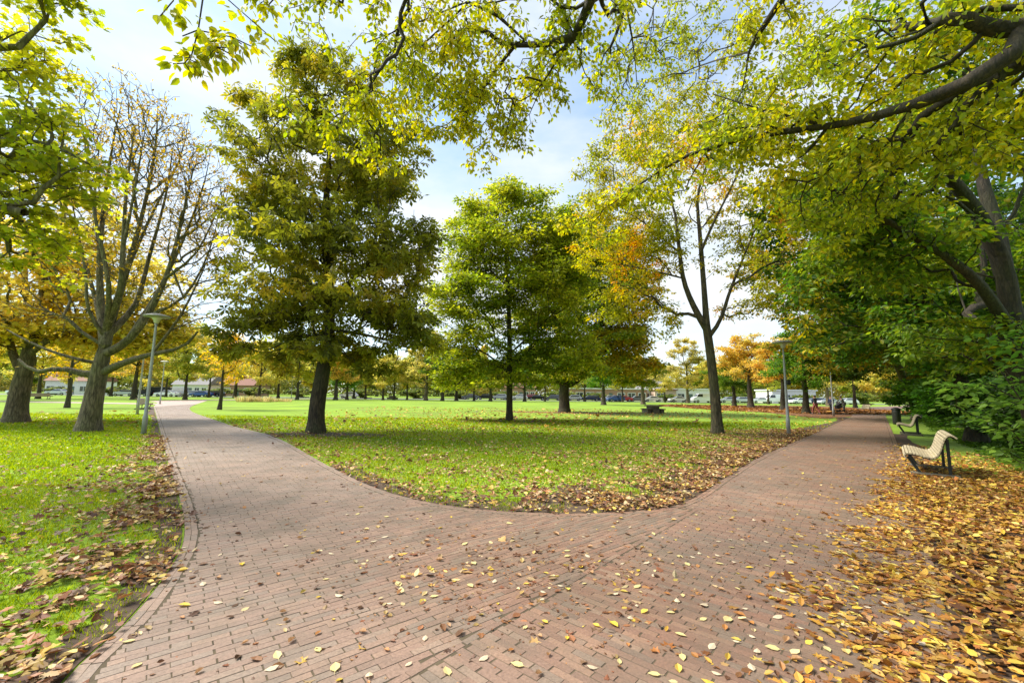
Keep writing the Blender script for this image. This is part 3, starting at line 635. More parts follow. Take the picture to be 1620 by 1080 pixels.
# --- tree overhead, trunk behind the camera, boughs hanging in at the top
b = (2.6, -3.2)
make_tree('overhead_elm_tree', 'elm boughs with hanging yellow green leaves across the top middle of the sky', None, b,
    TR(b, [(2.6, -3.2, 2, .4), (2.6, -3.1, 4, .36), (2.5, -2.8, 6, .30), (2.4, -2.4, 8.5, .18)]),
    [[(2.5, -2.9, 5.4, .15), (2.2, -.5, 6.6, .10), (1.6, 2.0, 6.6, .075)] + [P4(935, 0, 4.2, .055), P4(915, 45, 4.5, .052), P4(893, 77, 4.7, .05), P4(830, 64, 4.9, .036), P4(790, 100, 5.2, .024), P4(757, 152, 5.5, .016), P4(690, 213, 5.8, .008)],
     [P4(830, 64, 4.9, .03), P4(780, 20, 4.9, .022), P4(735, 5, 4.9, .018), P4(700, 45, 4.9, .014), P4(640, 95, 4.9, .010), P4(605, 140, 4.9, .005)],
     [P4(735, 5, 4.9, .014), P4(640, 45, 4.6, .009), P4(560, 75, 4.5, .005)],
     [P4(893, 77, 4.7, .03), P4(860, 130, 5.0, .014), P4(830, 200, 5.3, .006)],
     [(2.5, -2.9, 5.6, .13), (.2, -.6, 6.0, .07), (-1.6, 1.0, 5.6, .03)] + [P4(330, -60, 2.3, .010), P4(300, 60, 2.3, .004)],
     [(1.6, 2.0, 6.6, .05)] + [P4(720, -120, 3.8, .03), P4(500, -60, 3.6, .018), P4(440, 30, 3.6, .006)],
     [(2.5, -2.8, 6.2, .15), (4.2, 0, 7.6, .10)] + [P4(1250, -20, 4.6, .045), P4(1185, 83, 5.2, .022)],
     [P4(1185, 83, 5.2, .02), P4(1120, 100, 7.0, .014), P4(1040, 130, 8.6, .008)], [P4(1185, 83, 5.2, .016), P4(1160, 170, 7.0, .011), P4(1080, 210, 8.6, .006)],
     [P4(935, 0, 4.2, .04), P4(980, -10, 5.5, .03), P4(1000, 60, 7.5, .018), P4(1010, 160, 8.6, .007)]],
    [pb(720, 80, 5, 120, 70, 1.0, 330), pb(650, 150, 5.2, 110, 60, .9, 220), pb(780, 160, 5.3, 110, 60, .9, 260), pb(700, 230, 5.8, 50, 15, .5, 25), pb(880, 60, 4.8, 100, 60, .8, 220), pb(560, 40, 4.4, 110, 35, .7, 90), pb(770, 225, 5.8, 80, 28, .6, 55),
     pb(310, 25, 2.3, 60, 40, .25, 22), pb(290, 85, 2.3, 40, 22, .15, 9), pb(345, 70, 2.3, 18, 25, .15, 7), pb(320, 105, 2.4, 50, 18, .15, 8), pb(260, 40, 2.3, 25, 20, .1, 6), pb(400, 60, 2.6, 40, 30, .2, 10), pb(440, 10, 3.6, 60, 14, .3, 18), pb(975, 60, 5, 60, 80, 1, 120), pb(1200, 40, 5.2, 90, 60, 1, 90), pb(1060, 90, 8.4, 110, 85, 1.6, 420), pb(1180, 140, 8.2, 100, 80, 1.5, 300), pb(1010, 200, 8.6, 70, 60, 1.2, 170), pb(1300, 40, 7.4, 90, 50, 1.4, 160),
     pb(580, 160, 4.4, 80, 32, .5, 60), pb(530, 215, 4.5, 80, 26, .4, 40), pb(600, 235, 4.7, 70, 22, .4, 40), pb(440, 180, 4.2, 22, 30, .3, 7)],
    25000, T_OVATE, .064, [(.13, .21, .012), (.22, .29, .014), (.34, .36, .016), (.46, .38, .02)], B_LIMB, bf=.22, seg=.22, up=-.02, spread=.10, flat=.9, droop=.9, tip_r=.0022, pscale=.8, minz=2.9, maxw=3, tilt=.9)
# --- big limb from the right
b = (9.6, 3.2)
make_tree('leaning_limb_tree', 'yellow green tree whose thick dark limb slants in from the upper right corner', None, b,
    TR(b, [(9.6, 3.2, 1.5, .42), (9.4, 3.2, 3.4, .38), (9.0, 3.4, 5.2, .32), (8.8, 3.6, 8, .2)]),
    [[(9.1, 3.3, 4.2, .2)] + [P4(1690, 30, 4.3, .125), P4(1590, 98, 4.4, .112), P4(1500, 145, 4.7, .10), P4(1400, 180, 5.2, .082), P4(1310, 200, 5.7, .068), P4(1200, 215, 6.3, .052), P4(1090, 245, 7, .037), P4(1000, 300, 7.6, .022), P4(930, 350, 8.2, .008)],
     [(8.9, 3.5, 6.6, .16)] + [P4(1520, -60, 4.2, .045), P4(1465, 48, 5.0, .03), P4(1400, 30, 5.6, .02)],
     [P4(1310, 200, 5.7, .035), P4(1210, 175, 6.2, .02), P4(1100, 140, 6.8, .008)],
     [P4(1400, 180, 5.2, .035), P4(1330, 250, 5.8, .02), P4(1250, 330, 6.2, .01)]],
    [pb(1330, 100, 5.6, 150, 75, 1.4, 260), pb(1520, 60, 5.2, 130, 70, 1.4, 260), pb(1250, 210, 6.2, 140, 40, 1.0, 200), pb(1450, 240, 5.8, 150, 70, 1.4, 300), pb(1570, 200, 5.0, 80, 80, 1.2, 160), pb(1290, 300, 6.6, 120, 55, 1.4, 240),
     pb(1110, 250, 7.2, 90, 40, .9, 120), pb(1000, 310, 7.8, 80, 30, .8, 110), pb(1350, 350, 7, 80, 45, 1.2, 110), pb(930, 360, 8.3, 60, 24, .7, 60), pb(1750, 120, 5, 120, 200, 1.6, 150)],
    15000, T_OVATE, .092, [(.12, .20, .014), (.19, .27, .016), (.31, .35, .018), (.50, .42, .02)], B_LIMB, rk=.82, bf=.25, seg=.28, up=.02, spread=.17, flat=.7, droop=.6, tip_r=.003, pscale=.8, minz=2.3, maxw=3, tilt=.6)
# --- tree with three leaders at the right edge
b = (10.6, 8.6)
make_tree('leaning_wood_tree', 'dark tree with several leaders fanning up left, beside the right edge of the photo', 'trees of the dark wood beside the right path', b,
    TR(b, [(10.5, 8.6, 1.2, .36), P4(1612, 580, 8.5, .34), P4(1602, 520, 8.4, .33)]),
    [[P4(1602, 520, 8.4, .26), P4(1590, 430, 8.3, .24), P4(1560, 360, 8.2, .22), P4(1520, 300, 8.0, .18), P4(1490, 262, 7.9, .14), P4(1470, 190, 7.8, .09), P4(1440, 100, 7.8, .04)],
     [P4(1592, 440, 8.4, .22), P4(1580, 370, 8.5, .2), P4(1558, 300, 8.6, .17), P4(1545, 230, 8.7, .12), P4(1530, 120, 8.7, .06)],
     [P4(1602, 530, 8.4, .2), P4(1565, 470, 8.0, .15), P4(1530, 430, 7.8, .13), P4(1470, 390, 7.6, .11), P4(1380, 335, 7.4, .08), P4(1305, 295, 7.3, .05), P4(1200, 275, 7.4, .02)],
     [P4(1560, 360, 8.2, .06), P4(1500, 310, 7.8, .05), P4(1420, 290, 7.5, .035), P4(1340, 285, 7.4, .02)]],
    [pb(1500, 150, 9.6, 150, 90, 2, 330), pb(1380, 260, 8.2, 110, 60, 1.6, 220), pb(1430, 400, 8.2, 120, 60, 1.6, 260), pb(1560, 420, 10.4, 90, 80, 1.2, 240), pb(1330, 360, 8.2, 80, 60, 1.4, 180), pb(1520, 530, 9, 80, 60, 1.4, 180), pb(1640, 300, 10.2, 90, 160, 1.5, 220), pb(1410, 60, 9, 140, 70, 2, 160)],
    26000, T_OVATE, .12, [(.05, .12, .010), (.09, .18, .014), (.16, .25, .016), (.34, .33, .018)], B_LIMB, rk=.62, bf=.3, seg=.4, spread=.25, flat=.4, droop=.4, tip_r=.005, pscale=1.2, minz=1.6, maxw=3, tilt=.5)
# --- further trees of the wood beside the right path
def wood_tree(label, b, h, w, n, pal, lean=(0, 0), low=1.6, size=.19, limbs=(), nt=620, bark=B_DARK, trn=.26, tm=T_OVATE):
    bx, by = b; lx, ly = lean
    return make_tree('wood_tree', label, 'trees of the dark wood beside the right path', b,
        TR(b, [(bx, by, .8, trn), (bx + lx * .2, by + ly * .2, h * .3, trn * .85), (bx + lx * .5, by + ly * .5, h * .55, trn * .55), (bx + lx * .8, by + ly * .8, h * .85, trn * .2)]),
        limbs, [((bx + lx * .7, by + ly * .7, h * .72), (w * .8, w * .8, h * .27), int(nt * .4)), ((bx + lx * .5, by + ly * .5, h * .45), (w, w, h * .22), int(nt * .4)), ((bx + lx * .4, by + ly * .4, low + h * .1), (w * .8, w * .8, h * .12), int(nt * .2))],
        n, tm, size, pal, bark, bf=.3, seg=.7, spread=.5, flat=.35, droop=.3, tip_r=.008, pscale=1.8, minz=low, maxw=4, tilt=.45)
wood_tree('dark green tree arching over the right path, low limb reaching left above near bench', (15.6, 14.6), 12, 4.6, 30000, [(.035, .10, .010), (.06, .16, .012), (.12, .19, .014), (.32, .26, .016)], (-3.2, .8), 2.3,
    limbs=[[(15.4, 14.7, 2.6, .12)] + [P4(1450, 548, 13.8, .09), P4(1400, 545, 13.6, .07), P4(1350, 538, 13.4, .04), P4(1290, 560, 13.2, .02)]], nt=800)
wood_tree('dark tree standing behind the far bench of the right path, crown over the bin', (22.5, 21.5), 13, 5, 26000, [(.03, .09, .010), (.055, .15, .012), (.10, .20, .014)], (-3, 1), 2.2)
wood_tree('olive and rusty brown tree of the wood, leaning left over the right lamp post', (29.5, 31.5), 17, 7.5, 44000, [(.05, .11, .010), (.12, .15, .012), (.30, .22, .016), (.42, .25, .018)], (-10.5, -4), 3.0, size=.24, nt=900, bark=B_GREY)
wood_tree('deep green tree at the back of the wood, above its middle bushes', (30, 25.5), 14, 5.5, 20000, SHADED_GREEN, (0, 0), .8, size=.26)
wood_tree('deep green tree at the back of the wood, nearest the right edge of the photo', (21.5, 17.0), 12, 4.8, 20000, SHADED_GREEN, (0, 0), .6, size=.22)
wood_tree('mid green tree at the back of the wood where the right path bends away', (41, 40), 16, 6.5, 20000, [(.04, .11, .010), (.08, .17, .012), (.17, .24, .014)], (-2, 0), .8, size=.3)
wood_tree('dark tree where the right path bends, crown reaching left over the paving', (36.5, 37.5), 15, 6.5, 24000, [(.03, .08, .010), (.07, .13, .012), (.16, .20, .014)], (-6, 2), 3.0, size=.28, nt=700, bark=B_LIMB, trn=.34)
wood_tree('yellow tinged tree closing the far end of the right path', (52, 54), 15, 7, 16000, YELLOW, (-2, 0), 2.4, size=.36, trn=.4)
# --- bushes under the wood
def bush(label, c, r, h, n, pal, size, nt=150, tm=T_OVATE):
    root = empty('bush', (c[0], c[1], 0)); tag(root, label, 'bush', 'bushes under the wood')
    s = Skel(); s.add((c[0], c[1], 0), -1, .03)
    for k in range(9):
        a = k * 2.4; s.line([(c[0] + .1 * cos(a), c[1] + .1 * sin(a), 0, .022), (c[0] + r * .3 * cos(a), c[1] + r * .3 * sin(a), h * .4, .015), (c[0] + r * .6 * cos(a), c[1] + r * .6 * sin(a), h * .75, .008)], 0)
    s.grow(blob_targets([((c[0], c[1], h * .5), (r, r, h * .5), nt)]).clip([-999, -999, .08], None), .4, .35)
    p, par, rad, cnt = s.finish(.004); off = np.array([c[0], c[1], 0])
    tubes(p - off, par, rad, 'stems', B_DARK, root)
    tw = np.where((cnt <= 3) & (par >= 0))[0]; i = tw[rng.integers(0, len(tw), n)]; u = rng.random((n, 1))
    d = norm(rng.normal(size=(n, 3)) * [1, 1, .6]); pos = p[i] * u + p[par[i]] * (1 - u) + d * rng.random((n, 1)) * [.3, .3, .12]
    pos[:, 2] = np.maximum(pos[:, 2], .04)
    place_leaves('foliage', tm, pos - off, size * rng.uniform(.6, 1.2, n), d * [1, 1, .4] + [0, 0, -.2], rng.normal(size=(n, 3)) * .45 + [0, 0, 1], pick(pal, pos, .9, 4), M_LEAF, root)
    return root
SHR_SHADED = [(.014, .045, .007), (.03, .08, .009), (.05, .11, .010)]  # bush leaves darkened to carry the shade under the wood
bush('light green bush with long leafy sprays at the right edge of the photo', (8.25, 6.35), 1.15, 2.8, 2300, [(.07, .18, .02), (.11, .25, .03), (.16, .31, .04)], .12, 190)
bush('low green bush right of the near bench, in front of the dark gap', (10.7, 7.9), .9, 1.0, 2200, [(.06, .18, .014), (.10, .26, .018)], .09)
bush('dark bush directly behind the near bench', (12.5, 10.2), 1.6, 2.5, 5500, SHR_SHADED, .13, 220)
bush('dark bush behind the gap between the two benches', (15.8, 13.6), 1.9, 3.0, 6000, SHR_SHADED, .14, 220)
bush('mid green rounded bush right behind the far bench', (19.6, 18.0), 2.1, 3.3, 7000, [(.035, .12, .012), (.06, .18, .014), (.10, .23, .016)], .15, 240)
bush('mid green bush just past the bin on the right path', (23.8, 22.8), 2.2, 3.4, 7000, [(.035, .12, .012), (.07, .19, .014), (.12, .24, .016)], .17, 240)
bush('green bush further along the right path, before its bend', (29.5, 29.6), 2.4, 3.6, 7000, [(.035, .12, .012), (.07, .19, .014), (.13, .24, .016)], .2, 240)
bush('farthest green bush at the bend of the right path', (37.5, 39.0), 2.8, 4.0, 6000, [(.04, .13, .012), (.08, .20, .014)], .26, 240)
bush('dark bush filling the shade at the right edge, behind the low green bush', (13.4, 9.6), 1.8, 2.6, 5000, SHR_SHADED, .13, 200)
# ================================================================== BACKGROUND TREES
def bg_proto(kind, h, w, trunk_h, n, size, pal, bark, shape='round', nt=240, trn=.25):
    """crown and trunk meshes at the origin, moved later"""
    if shape == 'round': bl = [((0, 0, trunk_h + (h - trunk_h) * .45), (w, w, (h - trunk_h) * .42), int(nt * .6)), ((0, 0, trunk_h + (h - trunk_h) * .75), (w * .6, w * .6, (h - trunk_h) * .28), int(nt * .4))]
    elif shape == 'tall': bl = [((0, 0, trunk_h + (h - trunk_h) * (.2 + .2 * k)), (w * (1 - .16 * k), w * (1 - .16 * k), (h - trunk_h) * .2), nt // 4) for k in range(4)]
    else: bl = [((w * .5 * cos(k * 2.1), w * .5 * sin(k * 2.1), trunk_h + (h - trunk_h) * (.3 + .13 * k)), (w * .6, w * .6, (h - trunk_h) * .22), nt // 4) for k in range(4)]
    o = make_tree(kind, 'x', None, (0, 0), [(0, 0, -.05, trn), (0.05, 0, trunk_h * .6, trn * .85), (0, .05, trunk_h, trn * .7), (0, 0, trunk_h + (h - trunk_h) * .5, trn * .3)], [], bl, n, T_RHOMB if size < .5 else T_CLUMP, size, pal, bark,
                  bf=.35, seg=.9, spread=.6, flat=.45, droop=.3, tip_r=.012, pscale=2.2, minz=trunk_h * .75, maxw=4, grow_from=trunk_h * .9)
    return o
def copy_tree(o, parent=None):
    c = o.copy(); C.objects.link(c)
    if parent: c.parent = parent
    for ch in o.children: copy_tree(ch, c)
    return c
protos = {
 'yellow_round': bg_proto('yellow_tree', 9.5, 4.9, 1.9, 12000, .30, YELLOW, B_DARK),
 'yelgr_round': bg_proto('lime_tree', 10.5, 5.0, 1.9, 12000, .30, YELGR, B_DARK),
 'orange_round': bg_proto('orange_tree', 9.8, 4.8, 2.3, 12000, .29, ORANGE, B_DARK, trn=.4),
 'green_round': bg_proto('green_tree', 10.0, 4.9, 2.0, 12000, .29, [(.05, .15, .012), (.09, .21, .015), (.16, .26, .018)], B_DARK, trn=.38),
 'pale_round': bg_proto('pale_tree', 9.5, 5.4, 2.4, 9000, .29, [(.30, .30, .08), (.42, .40, .12), (.5, .42, .12)], B_PALE, 'lumpy', trn=.4),
 'pale_tall': bg_proto('poplar_tree', 15, 5.5, 2.4, 12000, .34, [(.28, .29, .07), (.42, .38, .08), (.5, .40, .06)], B_PALE, 'tall', trn=.4),
 'young': bg_proto('young_tree', 6.5, 2.0, 2.1, 3000, .2, [(.35, .30, .015), (.55, .36, .02), (.6, .28, .02)], B_DARK, nt=150, trn=.14),
 'belt_green': bg_proto('green_tree', 15, 7.5, 1.5, 7500, .6, [(.09, .16, .02), (.16, .22, .025), (.28, .28, .03)], B_DARK, 'lumpy', trn=.4),
 'belt_yellow': bg_proto('yellow_tree', 14, 7.5, 1.5, 7500, .6, [(.25, .25, .03), (.42, .34, .03), (.5, .34, .03)], B_DARK, 'lumpy', trn=.4),
}
used = set()
def bg(kind, px, Y, label, sc_=1.0, group=None, yb=None, sz=1.0):
    """px: pixel column of the foot of the trunk"""
    p = P(px, 628, Y); x, y = float(p[0]), Y
    o = protos[kind] if kind not in used else copy_tree(protos[kind])
    used.add(kind); o.location = (x, y, 0); o.rotation_euler = (0, 0, random.uniform(0, 6.28)); o.scale = (sc_, sc_, sc_ * sz)
    o['label'] = label; o['category'] = 'tree'; o['group'] = group or 'park trees beyond the lawn'
for a in [
 ('young', 108, 34, 'small thin trunked yellow tree seen between the two big left trunks', 1.15),
 ('yellow_round', 60, 62, 'yellow tree seen just right of the far left trunk, behind the cross path', 1.1),
 ('yelgr_round', -60, 50, 'yellow green tree past the left edge trunk, behind the cross path', 1.3),
 ('yellow_round', 160, 72, 'yellow tree directly behind the bare tree, far side of the cross path', 1.1),
 ('orange_round', 212, 64, 'golden tree with straight tan trunk between bare tree and left lamp post', 1.0),
 ('yelgr_round', 293, 68, 'light yellow green tree with thin trunk left of the path where it bends away', 1.15),
 ('young', 349, 34, 'young orange yellow tree on the lawn edge, right of the left path bend', 1.0),
 ('yellow_round', 410, 74, 'yellow tree with dark trunk behind the pale tall grass left of the chestnut', 1.1),
 ('yelgr_round', 470, 78, 'yellow green tree showing just left of the chestnut trunk', 1.15),
 ('yellow_round', 440, 92, 'yellow tree in the second row left of the chestnut trunk', 1.2),
 ('orange_round', 531, 80, 'pinkish orange tree showing just right of the chestnut trunk', .95),
 ('green_round', 549, 84, 'small deep green tree right of the chestnut trunk', .75),
 ('yellow_round', 606, 86, 'bright yellow tree, left of the pair midway between chestnut and maple', .95),
 ('yellow_round', 623, 90, 'bright yellow tree, right of the pair midway between chestnut and maple', 1.0),
 ('yelgr_round', 578, 96, 'pale yellow tree left of the bright yellow pair', 1.1),
 ('yelgr_round', 644, 92, 'green yellow tree just left of the thick tan trunk', .9),
 ('pale_tall', 674, 86, 'tall light green tree on the thick tan trunk left of the middle maple', 1.0),
 ('green_round', 700, 84, 'green tree first right of the thick tan trunk', .95),
 ('green_round', 722, 88, 'green tree second right of the thick tan trunk', .95),
 ('yelgr_round', 750, 90, 'yellow green tree seen low left of the middle maple trunk', .95),
 ('green_round', 776, 86, 'green tree immediately left of the middle maple trunk', .9),
 ('green_round', 830, 88, 'green tree immediately right of the middle maple trunk', .9),
 ('yelgr_round', 862, 92, 'yellow green tree left of the leaning dark tree', .9),
 ('green_round', 955, 66, 'green tree with flared brown trunk left of the picnic table', .95),
 ('pale_round', 1017, 74, 'round pale yellow tree just behind the picnic table', .95),
 ('pale_tall', 1088, 92, 'tall pale yellow tree left of the forked tree trunk', 1.0),
 ('yellow_round', 1052, 100, 'golden low tree right of the round pale one', .9),
 ('green_round', 1161, 66, 'green tree first right of the forked tree trunk', .9),
 ('orange_round', 1187, 60, 'vivid orange tree between the green tree and the right lamp post', 1.05),
 ('orange_round', 1239, 50, 'orange brown tree with dark trunk directly behind the right lamp post', .9),
 ('green_round', 1274, 41, 'green tree with leaning brown trunk on the leaf covered ground right of the lamp', .85),
 ('yellow_round', 1352, 66, 'yellow tree with dark trunk at the far end of the right path', 1.1),
 ('yelgr_round', -10, 84, 'yellow green tree behind the far left trunk, nearest the street', 1.2),
 ('yellow_round', 110, 88, 'yellow tree by the street between the two big left trunks', 1.1),
 ('yelgr_round', 175, 92, 'yellow green tree by the street just right of the bare tree trunk', 1.1),
 ('yellow_round', 262, 90, 'yellow tree by the street behind the left lamp post', 1.0),
 ('yellow_round', 330, 92, 'yellow tree by the street behind the young orange tree', 1.05),
 ('orange_round', 372, 88, 'orange tinged tree by the street left of the pale tall grass', 1.0),
 ('yelgr_round', 505, 94, 'yellow green tree hidden mostly behind the chestnut trunk', 1.1),
 ('yellow_round', 560, 98, 'yellow tree behind the small deep green tree', 1.1),
 ('yelgr_round', 925, 96, 'yellow green tree by the street left of the flared brown trunk', 1.0),
 ('yelgr_round', 985, 98, 'yellow green tree by the street between flared trunk and picnic table', 1.0),
 ('yellow_round', 1125, 96, 'golden tree by the street directly behind the forked tree trunk', 1.0),
 ('yelgr_round', 1215, 90, 'yellow green tree by the street right of the vivid orange tree', 1.0),
 ('pale_round', 1310, 80, 'pale yellow tree behind the two strolling people', 1.0),
]: bg(*a)
# belt beyond the street
k = 0
beltl = ['beyond the parked cars at the far left', 'beyond the cars left of the bare tree', 'beyond the cars behind the left lamp post', 'beyond the street at the left path end', 'beyond the street left of the chestnut', 'beyond the street behind the chestnut trunk',
         'beyond the street behind the bright yellow pair', 'beyond the street left of the middle maple', 'beyond the street behind the middle maple', 'beyond the street behind the leaning dark tree', 'behind the low houses left of the picnic table', 'behind the low houses at the picnic table',
         'behind the low houses left of the forked tree', 'behind the houses right of the forked tree', 'beyond the street behind the orange tree', 'beyond the street behind the strollers', 'beyond the street at the right path end']
for i, bl in enumerate(beltl):
    px = -40 + i * 88; kind = 'belt_green' if (i * 7) % 3 else 'belt_yellow'
    bg(kind, px + random.uniform(-20, 20), random.uniform(138, 160), 'big hazy %s tree %s' % ('green' if kind == 'belt_green' else 'yellow', bl), random.uniform(1.0, 1.45), 'tree belt beyond the street')
fw = []   # a far-off wood closing the horizon
n = 60000; xs = rng.uniform(-330, 330, n); ys = rng.uniform(185, 215, n); hmax = 14 + 4 * np.sin(xs / 17) + 3 * np.sin(xs / 7.3 + 1)
zs = rng.random(n) ** .8 * hmax
posw = np.stack([xs, ys, zs], 1)
o = place_leaves('distant_wood', T_CLUMP, posw, rng.uniform(.8, 1.6, n), rng.normal(size=(n, 3)), rng.normal(size=(n, 3)) + [0, -.4, .6], pick([(.10, .16, .04), (.18, .22, .05), (.30, .28, .06), (.36, .27, .05)], posw, 14, 3, .4), M_LEAF)
tag(o, 'far-off mixed green and yellow wood closing the horizon', 'wood', kind='stuff')
# ================================================================== LITTER AND GRASS
PAL_Y = np.array([(.62, .40, .04), (.55, .33, .04), (.66, .50, .10), (.45, .22, .03), (.34, .14, .03), (.22, .09, .025), (.60, .44, .18), (.14, .065, .025)])
PAL_B = np.array([(.50, .34, .12), (.36, .17, .06), (.26, .11, .05), (.56, .44, .22), (.18, .08, .03), (.30, .20, .10), (.58, .42, .08), (.12, .06, .03)])
PAL_Y2 = np.array([(.60, .43, .06), (.28, .13, .04), (.54, .35, .05), (.52, .30, .04), (.60, .46, .10), (.42, .20, .03), (.34, .14, .03), (.22, .09, .025), (.50, .34, .12), (.14, .065, .025), (.30, .13, .03), (.46, .26, .05)])
T_LIT = (np.array([[0, 0, 0], [.25, .27, .13], [.6, .27, .16], [1, 0, .12], [.6, -.27, .16], [.25, -.27, .13], [.28, 0, 0], [.62, 0, .01]]),
         [np.array([[6, 7, 2, 1], [6, 5, 4, 7]]), np.array([[0, 6, 1], [0, 5, 6], [7, 3, 2], [7, 4, 3]])])
LX, LY, LP, LS = [], [], [], []
def on_path(X, Y): return inpoly(X, Y, path_poly)
def scatter(x0, x1, y0, y1, dens, dfun, pal, size):
    n = int((x1 - x0) * (y1 - y0) * dens); X = rng.uniform(x0, x1, n); Y = rng.uniform(y0, y1, n)
    vis = (Y > .3) & (np.abs(X) < 1.3 * Y + 1.2); X, Y = X[vis], Y[vis]
    k = rng.random(len(X)) < dfun(X, Y) / dens; X, Y = X[k], Y[k]
    LX.append(X); LY.append(Y); LP.append(pal[rng.integers(0, len(pal), len(X))]); LS.append(size * rng.lognormal(0, .36, len(X)))
def clumpy(X, Y, s, seed): return np.clip((sn(np.stack([X, Y], 1), s, seed) - .3) * 2.4, .05, 1.6)
def rightof(X, Y):   # signed: inside the bed right of the right path
    return (~on_path(X, Y)) & (X > np.interp(Y, redge[:, 1], redge[:, 0]))
def bed(X, Y):
    d = dline(X, Y, redge); r = rightof(X, Y)
    w = 1.5 + .12 * Y
    f = np.where(r, np.exp(-(np.maximum(d - w, 0) / .5) ** 2) * 560, 800 * np.exp(-(d / (.26 + .36 * np.clip(1 - (Y - 3.0) / 5, 0, 1) + .35 * sn(np.stack([X, Y], 1), .6, 8))) ** 4) + 45 * np.exp(-(d / 1.1) ** 2))
    f = f * np.where(Y < 7.7, 1, np.exp(-(Y - 7.7) / 2.0)) * np.where(r, 1, np.clip(clumpy(X, Y, .35, 4) + .25, 0, 1.2))
    return f * np.where(X < 0, 0, 1)
scatter(0.3, 13, .5, 16, 1500, lambda X, Y: bed(X, Y) * 1.6, PAL_Y2, .054)
def left(X, Y): return (~on_path(X, Y)) & (X < np.interp(Y, ledge[:, 1], ledge[:, 0]))
def lverge(X, Y):
    d = dline(X, Y, ledge); l = left(X, Y)
    nearf = np.clip(1.6 - Y * .13, .0, 1)
    f = np.where(l, 1100 * np.exp(-(d / (.30 + .60 * nearf)) ** 1.5) * clumpy(X, Y, .45, 11), 260 * np.exp(-(d / .12) ** 2) * clumpy(X, Y, .4, 12))
    return f + l * (50 * nearf + 9) * clumpy(X, Y, .8, 13)
scatter(-16, 0, .5, 14, 1000, lverge, PAL_B, .054)
def isl(X, Y):
    ins = inpoly(X, Y, ipoly) & ~on_path(X, Y); d = dline(X, Y, island); tip = np.hypot(X - 1.5, Y - 6.5)
    rs = np.clip(.55 + X * .13, .2, 1.15)
    f = 1500 * np.exp(-d / (.68 + .10 * np.clip(X, 0, 8))) * rs * clumpy(X, Y, .45, 21) + 260 * np.exp(-tip / 4.2) * clumpy(X, Y, .9, 22) + 44 * np.exp(-tip / 14)
    return f * ins
scatter(-12, 16, 5, 20, 1300, isl, PAL_B, .052)
scatter(-14, 24, 16, 46, 14, lambda X, Y: (inpoly(X, Y, ipoly) & ~on_path(X, Y)) * (3.5 + 11 * np.exp(-((X - 1) ** 2 / 60 + (Y - 25) ** 2 / 16)) + 10 * np.exp(-((X - 6) ** 2 / 80 + (Y - 35) ** 2 / 14)) + 8 * np.exp(-((X + 6.5) ** 2 / 12 + (Y - 15.5) ** 2 / 6))), PAL_Y, .105)
scatter(-30, -9, 12, 30, 10, lambda X, Y: left(X, Y) * (2 + 8 * np.exp(-((X + 19) ** 2 / 40 + (Y - 19) ** 2 / 6))), PAL_Y, .11)
scatter(22, 50, 38, 72, 24, lambda X, Y: 24 * (~on_path(X, Y)) * ((Y > 40) & (X < 54)) * (np.hypot((X - 34) / 14, (Y - 56) / 18) < 1), np.array([(.26, .11, .025), (.20, .08, .02), (.34, .17, .03)]), .17)
def pth(X, Y):
    p = on_path(X, Y); c = np.exp(-((X - .1) ** 2 / 1.2 + (Y - 3.7) ** 2 / .55)) + .5 * np.exp(-((X + .7) ** 2 / 1.4 + (Y - 4.1) ** 2 / .3))
    return p * (6 + 150 * c * clumpy(X, Y, .22, 31) + 14 * np.exp(-((X - 2.2) ** 2 / 2 + (Y - 4) ** 2 / 6)))
scatter(-12, 14, 1, 18, 170, pth, PAL_B, .05)
scatter(-5, 5, 1, 9, 440, lambda X, Y: on_path(X, Y) * (20 + 420 * np.exp(-((X - .1) ** 2 / 1.4 + (Y - 3.8) ** 2 / .8)) * clumpy(X, Y, .2, 32)), PAL_B[[1, 2, 4, 5, 7]], .022)
LX, LY, LP, LS = map(np.concatenate, (LX, LY, LP, LS)); LS = np.where(LY < 18, np.clip(LS, .012, .078), LS); n = len(LX)
onp = on_path(LX, LY)
z = np.where(onp, .019, .02 + rng.random(n) * .04)
tip = rng.normal(size=(n, 3)) * [1, 1, .16]; nor = rng.normal(size=(n, 3)) * np.where(onp, .14, .38)[:, None] + [0, 0, 1]
col = np.clip(LP * (1 + rng.normal(size=(n, 1)) * .22), .01, .8)
wfl = np.clip(rng.normal(size=n) * .8 + .5, -1, 1.8); lpos = np.stack([LX, LY, z], 1); mp_ = rng.random(n) < .3
o = place_leaves('leaf_litter', T_LIT, lpos[~mp_], LS[~mp_], tip[~mp_], nor[~mp_], col[~mp_], M_LITTER, wf=wfl[~mp_])
tag(o, 'fallen oval yellow and brown leaves scattered over grass, soil and paving', 'leaf litter', kind='stuff')
o = place_leaves('maple_leaf_litter', T_MAPLE, lpos[mp_], LS[mp_] * 1.15, tip[mp_], nor[mp_], col[mp_] * [.85, .75, .8], M_LITTER, wf=wfl[mp_] * 2)
tag(o, 'fallen lobed brown maple leaves mixed among the oval ones', 'leaf litter', kind='stuff')
